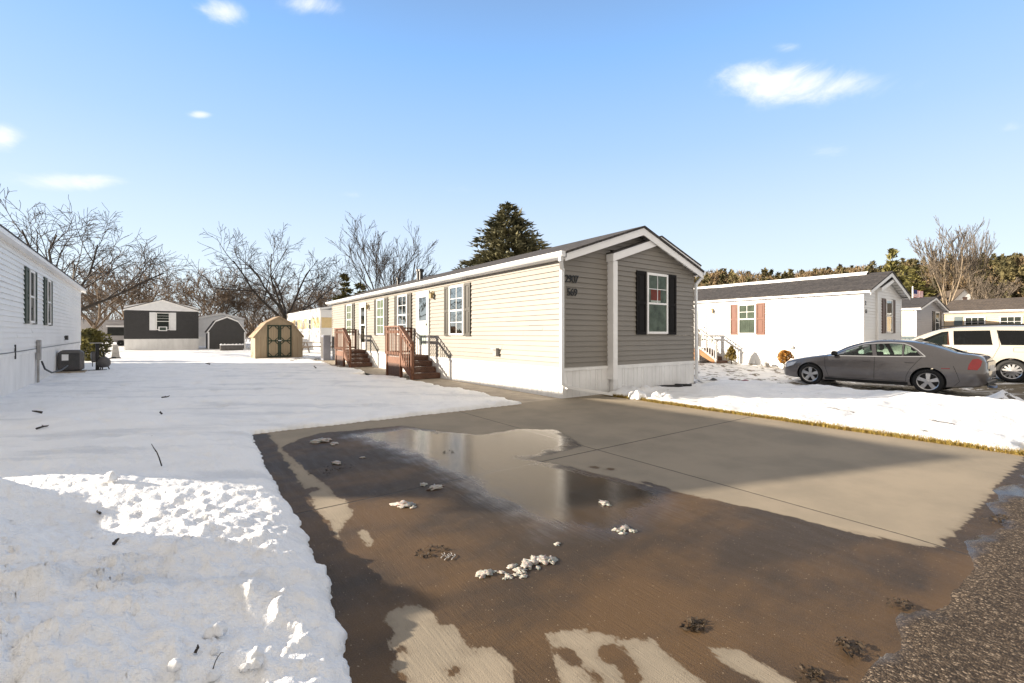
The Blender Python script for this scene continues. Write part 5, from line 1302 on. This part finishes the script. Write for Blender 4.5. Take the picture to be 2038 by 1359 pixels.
brush = [(105, 60, 1.0, 'brown bare tree glimpsed low behind the white home eave'), (222, 66, 1.0, 'low brown tree left of the charcoal gable, far back'), (318, 60, .82, 'brown twiggy tree above the charcoal gable peak'),
          (402, 56, 1.05, 'brown bare tree above the gap beside the charcoal barn'), (440, 58, 1.05, 'leaning brown tree behind the charcoal barn shed'), 
         (506, 62, .95, 'thin brown tree over the left side of the tan shed'), (618, 58, .96, 'brown tangled tree over the yellow home, left side'), (648, 62, .90, 'brown twiggy tree over the yellow home, right side'), (540, 70, .9, 'far brown tree behind the broad dark tree')]
for i, (u, Y, sc, lb) in enumerate(brush):
    p = at(u, 690, Y); a, b = ((mt4, mw4), (mt5, mw5))[i % 2]; tree_thing('bare_tree', lb, gl_, (p.x, p.y, 0), i * 1.37, (sc * 1.15, sc * 1.15, sc), a, b)
# tangle of far undergrowth behind them
def thicket():
    rs = np.random.RandomState(3); n = 6500; V = []; X = []
    Yc = rs.uniform(66, 84, n); r = rs.uniform(-1.15, -.36, n); Xc = r * Yc; w, l = Xc * CS + Yc * SN, -Xc * SN + Yc * CS
    h = rs.uniform(1.5, 5.6, n) * (.75 + .5 * (fbm(Xc * .12, Yc * 0, 3) + .4)); a = rs.uniform(0, 6.28, n); t = rs.normal(0, .28, n); z0 = rs.uniform(0, 2.5, n)
    bw = rs.uniform(.03, .075, n); wx, wy = np.cos(a) * bw, np.sin(a) * bw
    b0 = np.stack([w - wx, l - wy, z0], -1); b1 = np.stack([w + wx, l + wy, z0], -1); tx, ty = w + t * h, l + rs.normal(0, .28, n) * h
    t0 = np.stack([tx - wx * .3, ty - wy * .3, h], -1); t1 = np.stack([tx + wx * .3, ty + wy * .3, h], -1)
    V = np.stack([b0, b1, t1, t0], 1).reshape(-1, 3); F = np.arange(n * 4).reshape(-1, 4)
    o = np_mesh('brush_thicket', V, F, mat('winter brush', (.19, .135, .09), .9, .35, .6)); o['kind'] = 'stuff'; o['label'] = 'mass of brown winter brush along the back of the yard'; o['category'] = 'brush'
thicket()
def conifer(seed, h, rad, base, m, dens=1.0, nw=.30, shape=1.0):
    """layered drooping branches set with needle sprays"""
    rg = np.random.RandomState(seed); V = []; tk = MB(); tk.tube([(0, 0, -.3), (0, 0, h * .5), (0, 0, h)], [h * .022, h * .013, .01], 7)
    levels = int(h / .22 * dens)
    for i in range(levels):
        z = base + (h - base) * (i + rg.rand()) / levels; f = 1 - (z - base) / (h - base); rr = rad * (f ** shape) * rg.uniform(.78, 1.08) + .10
        for j in range(max(4, int(9 * dens * (.45 + f)))):
            a = rg.uniform(0, 6.283); L_ = rr * rg.uniform(.7, 1.1); n = max(2, int(L_ / .17))
            for k in range(n):
                t = (k + .5) / n
                if t < .25: continue
                c = np.array([math.cos(a) * L_ * t, math.sin(a) * L_ * t, z - L_ * .30 * t + L_ * .16 * t * t])
                for q in range(5):
                    s = nw * rg.uniform(.5, 1.1); d = np.array([math.cos(a + rg.normal(0, .6)), math.sin(a + rg.normal(0, .6)), rg.normal(.30, .30)]); e = rg.normal(0, 1, 3); e -= d * (e @ d) / (d @ d); e /= np.linalg.norm(e) + 1e-9
                    b = c + rg.normal(0, .07, 3); V.append([b - e * s * .28, b + e * s * .28, b + d * s + e * s * .05])
    V = np.array(V).reshape(-1, 3); F = np.arange(len(V)).reshape(-1, 3)
    me = bpy.data.meshes.new('crown'); me.from_pydata(V.tolist(), [], F.tolist()); me.materials.append(m); me.update()
    tm = bpy.data.meshes.new('trunk'); tm.from_pydata(tk.v, [], tk.f); tm.materials.append(m_bark); tm.update()
    return tm, me
gc = 'evergreen trees'
ct, cm_ = conifer(4, 9.9, 4.3, .6, m_needle, 1.75, .29, .66)
p = at(1012, 690, 30); tree_thing('spruce_tree', 'tall dark spruce standing behind the beige home ridge', gc, (p.x, p.y, 0), .3, (1.28, 1.28, 1.0), ct, cm_)
ct2, cm2 = conifer(6, 6.6, 2.3, .4, m_needle2, .9, .42, .9)
for u, v, Y, sc, rz, lb in ((686, 690, 47, (1.0, 1.0, 1.14), 0, 'pointed spruce over the far end of the beige roof'), (716, 690, 46, (1.2, 1.2, .98), 1, 'lower rounder spruce right of the pointed one, over the beige roof'),
                        (1776, 690, 62, (1.35, 1.35, 1.95), 2, 'tall pointed pine behind the white home gable on the hillside'), (1822, 640, 58, (1.2, 1.2, 1.05), 3, 'dense evergreen beside the flag'),
                        (1800, 690, 66, (1.2, 1.2, 1.7), 1.5, 'second tall pine beside the pointed one on the hillside')):
    p = at(u, v, Y); tree_thing('spruce_tree', lb, gc, (p.x, p.y, max(-.2, p.z) if v < 690 else 0), rz, sc, ct2, cm2)

def blob_plant(seed, h, r, n, size, m, trunk_h, shape='cone'):
    rg = np.random.RandomState(seed); V = []
    for i in range(n):
        t = rg.rand() ** .8; a = rg.uniform(0, 6.283)
        rr = (r * (1 - t) ** .7 * (min(1, (t + .05) * 6)) if shape == 'cone' else r * math.sqrt(max(0, 1 - (2 * t - 1) ** 2))) * (rg.rand() ** .4) * (1 + .25 * math.sin(3 * a + seed) + .18 * math.sin(7 * a + 9 * t))
        c = np.array([rr * math.cos(a), rr * math.sin(a), trunk_h + t * (h - trunk_h)]); d = rg.normal(0, 1, 3) + np.array([math.cos(a), math.sin(a), .6]); d /= np.linalg.norm(d)
        e = np.cross(d, rg.normal(0, 1, 3)); e /= np.linalg.norm(e) + 1e-9; s = size * rg.uniform(.5, 1.2)
        V += [c - e * s * .4, c + e * s * .4, c + d * s]
    V = np.array(V); F = np.arange(len(V)).reshape(-1, 3); me = bpy.data.meshes.new('crown'); me.from_pydata(V.tolist(), [], F.tolist()); me.materials.append(m); me.update()
    tk = MB(); tk.tube([(0, 0, -.15), (.0, .01, trunk_h), (.01, 0, trunk_h + (h - trunk_h) * .5)], [.035, .028, .012], 6)
    for k in range(5): a = k * 1.256; tk.tube([(0, 0, trunk_h), (r * .5 * math.cos(a), r * .5 * math.sin(a), trunk_h + (h - trunk_h) * .35)], [.014, .006], 4)
    tm = bpy.data.meshes.new('trunk'); tm.from_pydata(tk.v, [], tk.f); tm.materials.append(m_bark); tm.update()
    return tm, me
a, b = blob_plant(2, .78, .28, 1500, .07, m_shrubgreen, .16); p = at(1456, 728, 20.3); tree_thing('small_shrub', 'bronze green cone shaped shrub by the white home stairs', 'clipped shrubs', (p.x, p.y, hz(p.x, p.y)), 0, 1.0, a, b, 'shrub')
a, b = blob_plant(5, .74, .25, 1200, .08, m_shrubbrown, .22, 'ball'); p = at(1561, 735, 18.6); tree_thing('small_shrub', 'rusty orange shrub on a bare stem at the nose of the grey sedan', 'clipped shrubs', (p.x, p.y, hz(p.x, p.y)), 0, 1.0, a, b, 'shrub')
a, b = blob_plant(7, 1.55, .62, 2600, .15, m_needle2, .1, 'ball'); p = at(178, 716, 21.5); tree_thing('evergreen_bush', 'yellow green evergreen bush at the far corner of the white home', None, (p.x, p.y, 0), 0, 1.0, a, b, 'bush')
a, b = blob_plant(9, 5.2, 2.3, 5200, .42, m_needle2, .3); p = at(1874, 606, 60); tree_thing('evergreen_bush', 'rounded golden green evergreen above the grey home roof', None, (p.x, p.y, 0), 0, (1, 1, 1.05), a, b, 'tree')
p = at(1985, 606, 64); tree_thing('evergreen_bush', 'small dark evergreen right of the hillside house', None, (p.x, p.y, 1.0), 2, (.85, .85, .9), a, b, 'tree')

# ------------------------------------------------------------------ the wooded hill on the right
def hillz(w, l):
    X, Y = w * CS - l * SN, w * SN + l * CS
    return 10.5 * S((Y - 58) / 70) * S((X - 5) / 45) + 5.5 * S((X - 95) / 60) * S((Y - 75) / 50) + 2.5 * np.exp(-((X - 108) / 22) ** 2) * S((Y - 80) / 40)
def build_hill():
    r = np.linspace(-.05, 1.9, 90); y = np.linspace(52, 190, 60); RR, YY = np.meshgrid(r, y); X = RR * YY; w, l = X * CS + YY * SN, -X * SN + YY * CS
    z = hillz(w, l) + .5 * fbm(w * .1, l * .1, 3) - .5 + .2; idx = np.arange(z.size).reshape(z.shape)
    F = np.stack([idx[:-1, :-1], idx[:-1, 1:], idx[1:, 1:], idx[1:, :-1]], -1).reshape(-1, 4)
    struct(np_mesh('hill', np.stack([w.ravel(), l.ravel(), z.ravel()], -1), F, mat('dry hillside grass', (.30, .19, .09), .9, .35, .15, col2=(.38, .28, .17), bump=.5, bscale=2), smooth=True))
build_hill()
def build_woods():
    rs = np.random.RandomState(12)
    G, B = [], []
    def put(X, Y, kind):
        w, l = X * CS + Y * SN, -X * SN + Y * CS; z0 = float(hillz(np.array([w]), np.array([l]))[0]) - .3
        h = rs.uniform(5.5, 9.0) * (1.0 if kind else .9); r = rs.uniform(1.7, 2.9) * (.85 if kind else 1.15); n = 300; lst = G if kind else B
        t = rs.rand(n) ** .85; a = rs.uniform(0, 6.283, n); env = (1 - t) ** .75 * np.minimum(1, t * 5 + .35) if kind else np.sqrt(np.maximum(0, 1 - (2 * t - 1) ** 2)) * .9 + .1
        rr = r * env * rs.rand(n) ** .45 * (1 + .3 * np.sin(4 * a + 6 * t)); c = np.stack([w + rr * np.cos(a), l + rr * np.sin(a), z0 + h * (.10 + .9 * t)], -1)
        d = rs.normal(0, 1, (n, 3)) + np.stack([np.cos(a), np.sin(a), np.full(n, .5)], -1)
        if not kind: d = d * np.array([.6, .6, 1.6])
        d /= np.linalg.norm(d, axis=1, keepdims=True); e = np.cross(d, rs.normal(0, 1, (n, 3))); e /= np.linalg.norm(e, axis=1, keepdims=True) + 1e-9
        s = rs.uniform(.4, 1.15, n)[:, None] * (.72 if kind else .95); wd = .42 if kind else .14
        lst.append(np.stack([c - e * s * wd, c + e * s * wd, c + d * s], 1).reshape(-1, 3))
    for i in range(1150):
        Y = rs.uniform(64, 138); r = rs.uniform(.30, 1.30); X = r * Y
        if .86 < r and Y < 92: continue
        kind = rs.rand() < (.36 if r < .78 else .72 if r < .90 else .22 if r < 1.01 else .86)
        put(X, Y, kind)
    for nm, lst, m, lb in (('pine_wood', G, m_wood_g, 'olive green pines covering the far hillside'), ('bare_wood', B, m_wood_b, 'brown leafless woods covering the far hillside')):
        V = np.concatenate(lst); F = np.arange(len(V)).reshape(-1, 3); o = np_mesh(nm, V, F, m); o['kind'] = 'stuff'; o['label'] = lb; o['category'] = 'woods'
build_woods()
mt6, mw6 = tree_mesh(m_barklite, mat('grey tan twigs', (.13, .105, .08), .85, .3, 2), 71, 14.5, 7, .14, .66, .0, 4, (0, 5, 5, 4), .17, .026, up=.13, lratio=.56, jit=.13, fork=(52, 84))
gh = 'tall bare trees by the hillside house'
p = at(1886, 606, 55); tree_thing('bare_tree', 'tall multi stemmed bare tree with pale bark, left of the hillside house', gh, (p.x, p.y, 1.5), .7, (.86, .86, 1.06), mt6, mw6)
p = at(1937, 600, 57); tree_thing('bare_tree', 'tall narrow bare tree with pale bark, in front of the hillside house', gh, (p.x, p.y, 1.5), 3.1, (.5, .5, 1.08), mt6, mw6)
p = at(1973, 606, 52); tree_thing('bare_tree', 'low spreading bare tree right of the hillside house', gh, (p.x, p.y, 1.5), 4.4, (.75, .75, .55), mt6, mw6)
# the house on the slope and the flag
def hill_house():
    p = at(1920, 606, 84); T = thing('hillside_house', 'white gabled house standing on the slope behind the beige ranch', 'house', (p.x, p.y, p.z - .6), R(-50)); T.scale = (.72, .72, .72)
    mb = MB(); mb.prism([(-2.4, -2), (2.4, -2), (2.4, 2.0), (0, 4.6), (-2.4, 2.0)], 'y', 0, 9); mb.build('wall', m_white, T)
    r_ = MB()
    for s in (-1, 1): r_.prism([(s * 2.75, 1.72), (0, 4.72), (0, 4.92), (s * 2.9, 1.82)], 'y', -.35, 9.3)
    r_.build('roof', m_roof_br, T); w_ = MB(); w_.box(-.45, .45, -.04, .0, 1.6, 2.8); w_.build('window', m_shut_brn, T)
    g_ = MB(); g_.box(2.4, 5.5, 1, 8.5, -2, 1.2); g_.prism([(2.4, 1.75), (5.9, 1.15), (5.9, 1.3), (2.4, 1.95)], 'y', .7, 8.8); g_.build('lean_to', m_gable, T)
hill_house()
def flag():
    p = at(1816.5, 601, 46); T = thing('flagpole', 'white pole flying a striped flag above the grey home roof', 'flag', (p.x, p.y, 0), R(-36))
    mb = MB(); zt_ = EYE + (HV - 572) / FPX * 46; mb.tube([(0, 0, -.2), (0, 0, zt_)], .055, 8); mb.lathe([(.01, zt_), (.08, zt_ + .05), (.01, zt_ + .13)], 8); mb.build('pole', m_trim, T)
    Wf, Hf = 1.05, .78; nx = 16
    def cl(i0, i1, z0, z1, off, nm, m):
        q = MB()
        f = lambda x: .06 * math.sin(x * 7) + off; g_ = lambda x: -.13 * x + .03 * math.sin(x * 6)
        for i in range(i0, i1):
            a, b = .06 + Wf * i / nx, .06 + Wf * (i + 1) / nx; q.quad((a, f(a), z0 + g_(a)), (b, f(b), z0 + g_(b)), (b, f(b), z1 + g_(b)), (a, f(a), z1 + g_(a)))
        return q
    z1 = zt_ - .22; red, wht = MB(), MB()
    for k in range(13):
        q = cl(0, nx, z1 - Hf * (k + 1) / 13, z1 - Hf * k / 13, 0, '', None); (red if k % 2 == 0 else wht).add(q.v, q.f)
    fl = red.build('flag', mat('flag red', (.45, .04, .04), .7, .05), T); wht.build('white_stripes', m_trim, fl); cl(0, 6, z1 - Hf * 7 / 13, z1, -.006, '', None).build('canton', mat('flag blue', (.03, .04, .16), .7, .05), fl)
    q = cl(0, 6, z1 - Hf * 7 / 13, z1, .006, '', None); q.build('canton', MATS['flag blue'], fl)
flag()

# ------------------------------------------------------------------ lumps of snow and ice, stones, litter
def rock_mesh(seed, sx, sy, sz, m, sub=3, amp=.35, fr=2.2):
    bm = bmesh.new(); bmesh.ops.create_icosphere(bm, subdivisions=sub, radius=1); rs = np.random.RandomState(seed); o1, o2 = rs.rand(2) * 50
    co = np.array([v.co for v in bm.verts]); d = 1 + amp * (fbm(co[:, 0] * fr + o1 + co[:, 2] * .7, co[:, 1] * fr + o2 - co[:, 2] * 1.3, 4) * 1.6)
    for v, k in zip(bm.verts, d): v.co = v.co * k; v.co.x *= sx; v.co.y *= sy; v.co.z = max(v.co.z * sz, -.3 * sz)
    me = bpy.data.meshes.new('lump'); bm.to_mesh(me); bm.free(); me.materials.append(m); me.polygons.foreach_set('use_smooth', [True] * len(me.polygons)); me.update(); return me
def lump(name, label, cat, group, p, rz, me, sc=1.0):
    o = link(name, me); o.location = p; o.rotation_euler = (0, 0, rz); o.scale = (sc, sc, sc); tag(o, label, cat, group); return o
sm = [rock_mesh(i + 40, 1, .85, .8, m_snowcap) for i in range(3)]; im = [rock_mesh(i + 60, 1.1, .75, .26, m_ice, 3, .8, 3.6) for i in range(4)]
def on_snow(u, v):
    x, y = gr(u, v)
    for _ in range(6):
        z = hz(x, y); x, y = gr(u, v, max(z, -.1))
    return Vector((x, y, hz(x, y)))
gs = 'loose snowballs on the snow bank'
for i, (u, v, s, lb) in enumerate(((430, 1265, .036, 'large rounded snowball near the bottom of the snow bank'), (508, 1306, .028, 'snow lump right of the large snowball near the bottom edge'), (508, 1338, .030, 'snow lump at the bottom edge below another lump'),
                                (428, 1300, .018, 'small snow chip just under the large snowball'), (350, 1340, .024, 'snow lump at the bottom edge left of the others'), (424, 1354, .022, 'snow lump touching the bottom edge of the photo'), (222, 957, .055, 'snow lump on the sunlit crest of the bank'), (487, 1345, .018, 'small snow crumb at the bottom edge'))):
    p = on_snow(u, v); lump('snowball', lb, 'snow lump', gs, p + Vector((0, 0, s * .45)), i * 1.3, sm[i % 3], s)
gi = 'ice chunks left on the driveway'
row = [(966, 1143, .050), (1000, 1140, .022), (1012, 1148, .030), (1020, 1128, .028), (1035, 1136, .040), (1048, 1124, .045), (1062, 1118, .055), (1080, 1115, .058), (1096, 1116, .045), (1042, 1148, .022), (1005, 1152, .016), (1070, 1130, .02), (985, 1138, .016), (1028, 1145, .02)]
nm_ = ['large chunk at the left end of the long ice row', 'first crumb beside the left end chunk of the ice row', 'icy lump second along the front of the ice row', 'small lump along the back of the ice row near its left', 'middle lump of the long ice row', 'lump right of the middle of the ice row', 'big lump right of centre in the ice row', 'biggest lump in the right half of the ice row',
       'rounded lump at the right end of the ice row', 'front crumb below the middle of the ice row', 'tiny crumb in front of the ice row', 'crumb in front of the big right lumps of the ice row', 'tiny crumb behind the left part of the ice row', 'crumb in front of the middle of the ice row']
for i, (u, v, s) in enumerate(row):
    x, y = gr(u, v); lump('ice_chunk', nm_[i], 'ice chunk', gi, (x, y, s * .10), i * 2.1, im[i % 4], s * .85)
for i, (u, v, s, lb) in enumerate(((640, 879, .10, 'long melting snow scrap at the far left of the puddle'), (665, 884, .05, 'slush bit beside the scrap at the far left of the puddle'), (722, 911, .030, 'small pale ice bit alone in the dark puddle'), (866, 971, .055, 'grey ice chunk on the joint at the shadow edge'), (842, 965, .035, 'smaller ice chunk left of the one on the joint'),
        (800, 1006, .060, 'ivory ice chunk just inside the sunlit wet concrete'), (822, 1010, .028, 'ice crumb right of the ivory chunk'), (1204, 1002, .045, 'white ice bit near the middle of the drive by the shade'), (1228, 1055, .03, 'left crumb of the scattered ice in the middle of the drive'), (1243, 1052, .035, 'middle crumb of the scattered ice on the drive'),
        (1258, 1057, .03, 'right crumb of the scattered ice on the drive'), (1240, 1062, .02, 'front crumb of the scattered ice on the drive'), (1110, 1083, .022, 'lone small ice bit below the house reflection'), (670, 922, .05, 'slush lump among dark debris in the puddle'))):
    x, y = gr(u, v); lump('ice_chunk', lb, 'ice chunk', gi, (x, y, s * .12), i * 1.1, im[i % 4], s)
gsn = 'snow chunks in front of the beige end wall'
for i, (u, v, s, lb) in enumerate(((1306, 789, .13, 'white snow chunk in front of the bay wall, leftmost'), (1318, 787, .12, 'white snow chunk in front of the bay wall, tallest'), (1330, 791, .11, 'white snow chunk in front of the bay wall, rightmost'), (1268, 785, .16, 'shaded snow slab leaning at the bay wall foot'), (1240, 789, .13, 'shaded snow lump near the end of the diagonal downspout'))):
    p = on_snow(u, v + 2); lump('snow_chunk', lb, 'snow lump', gsn, p, i * 1.7, sm[i % 3], s)
st = rock_mesh(80, 1, .8, .75, m_stone, 3, .2, 1.5)
p = on_snow(1421, 753); lump('garden_stone', 'dark round stone on the patchy snow right of the beige home', 'stone', None, p, .5, st, .155)
p = on_snow(1484, 753); lump('plastic_ball', 'deflated dark red ball on the patchy snow left of the sedan', 'ball', None, p, .2, rock_mesh(82, 1, .9, .8, m_redball, 3, .08, 1.2), .145)
p = at(1526, 728, 19.6); p.z = hz(p.x, p.y); lump('garden_boulder', 'grey pointed boulder against the white skirting between two shrubs', 'stone', None, p, 0, rock_mesh(84, 1, .7, 1.1, m_grey, 3, .3, 1.3), .22)
p = at(1978, 776, 11.4); 
lump('plastic_bag', 'pale blue plastic bag on the ground behind the sedan bumper', 'bag', None, (at(1974, 752, 12.4).x, at(1974, 752, 12.4).y, -.08), 0, rock_mesh(86, 1, .8, .8, m_blueplate, 3, .5, 2.5), .10)

def twig(label, u, v, L_, r, seed, z=None, m=None, up=.1, group='twigs and leaf bits'):
    p = on_snow(u, v) if z is None else Vector((*gr(u, v), z)); rg = random.Random(seed); mb = MB(); a = rg.random() * 3.1; pts = [(0, 0, 0)]
    for i in range(4): pts.append((pts[-1][0] + math.cos(a) * L_ / 4, pts[-1][1] + math.sin(a) * L_ / 4, pts[-1][2] + up * L_ * rg.uniform(-.2, 1))); a += rg.gauss(0, .35)
    mb.tube(pts, [r, r * .9, r * .8, r * .7, r * .4], 5); mb.tube([pts[2], (pts[2][0] - L_ * .15, pts[2][1] + L_ * .2, pts[2][2] + .1 * L_)], [r * .6, r * .3], 4)
    o = mb.build('twig', m or m_bark, None, smooth=True); o.location = p + Vector((0, 0, r)); tag(o, label, 'twig', group)
for i, (u, v, L_, r, lb, up) in enumerate(((322, 928, .10, .006, 'dark upright twig stuck in the snow left of the drive', 1.2), (424, 1332, .035, .002, 'thin twig near the bottom edge snow lumps', .8), (84, 823, .12, .02, 'dark bark chip on the shaded snow, left, upper', .1), (72, 855, .16, .014, 'dark stick on the shaded snow, left, lower', .1), (322, 792, .18, .014, 'dark stick on the shaded snow near the light streak, upper', .1),
        (322, 825, .09, .014, 'bark chip on the shaded snow near the light streak, lower', .1), (200, 1027, .04, .008, 'small dark bit on the snow slope at left', .3), (226, 1085, .035, .010, 'black leaf bit on the snow slope at left', .5), (388, 1304, .03, .006, 'leaf bit in the sunlit snow near the bottom', .3), (417, 726, .3, .03, 'dark leaf clump on the snow in front of the tan shed', .1), (629, 737, .25, .02, 'dark chip on the snow left of the stairs', .1), (1700, 822, .4, .006, 'thin stick on the lit right lawn', .05), (1900, 845, .35, .006, 'thin stick near the right photo edge on the lawn', .05))):
    twig(lb, u, v, L_, r, i, up=up)
for i, (u, v) in enumerate(((878, 1112), (885, 1116), (892, 1112), (899, 1115))):
    twig(('first pale twig', 'second pale twig', 'third pale twig', 'fourth pale twig')[i] + ' from the left in the cluster beside the leaf clump', u, v, .07, .003, 3, z=.002, m=m_grayrail, up=.02)
def leaf_clump(label, u, v, r, n, seed, m=m_leaf, h=.009, cat='leaves'):
    x, y = gr(u, v); rg = np.random.RandomState(seed); mb = MB()
    for i in range(n):
        a, q = rg.uniform(0, 6.28), r * rg.rand() ** .6; c = Vector((q * math.cos(a) * 1.5, q * math.sin(a), rg.uniform(.002, h))); d = Vector((rg.normal(), rg.normal(), rg.normal(0, .25))).normalized() * rg.uniform(.006, .018); e = Vector((-d.y, d.x, rg.normal(0, .01))) * .35
        mb.quad(c - d, c + e, c + d, c - e)
    o = mb.build('leaf_clump', m, None, fix=False); o.location = (x, y, .003); tag(o, label, cat, 'leaf clumps on the driveway')
leaf_clump('dark leaf clump on the wet concrete near the road', 1380, 1247, .045, 90, 1); leaf_clump('brown leaf clump on the sunlit wet concrete above the pale twigs', 860, 1098, .07, 60, 2, h=.012); leaf_clump('dark debris scattered in the left of the puddle', 660, 935, .16, 70, 3, h=.015)
leaf_clump('small leaf in the bright reflection, right of its middle', 892, 899, .05, 14, 4)
leaf_clump('leaf litter along the road edge, lower', 1690, 1290, .05, 60, 5, h=.008); leaf_clump('leaf litter along the road edge, middle', 1790, 1205, .05, 50, 6, h=.008); leaf_clump('leaf litter along the road edge near the bottom', 1610, 1345, .045, 50, 7, h=.008); leaf_clump('leaf litter at the right end of the dry concrete', 1990, 1035, .09, 60, 8, h=.008)
def hose():
    mb = MB(); pts = []
    for i in range(40):
        t = i / 39; pts.append((9.3 + 1.5 * t + .25 * math.sin(t * 5), 6.86 + .12 * math.sin(t * 11), .05))
    mb.tube(pts, .035, 7); o = mb.build('drain_hose', m_black, None, smooth=True); tag(o, 'black corrugated hose lying at the foot of the bay wall', 'hose')
hose()
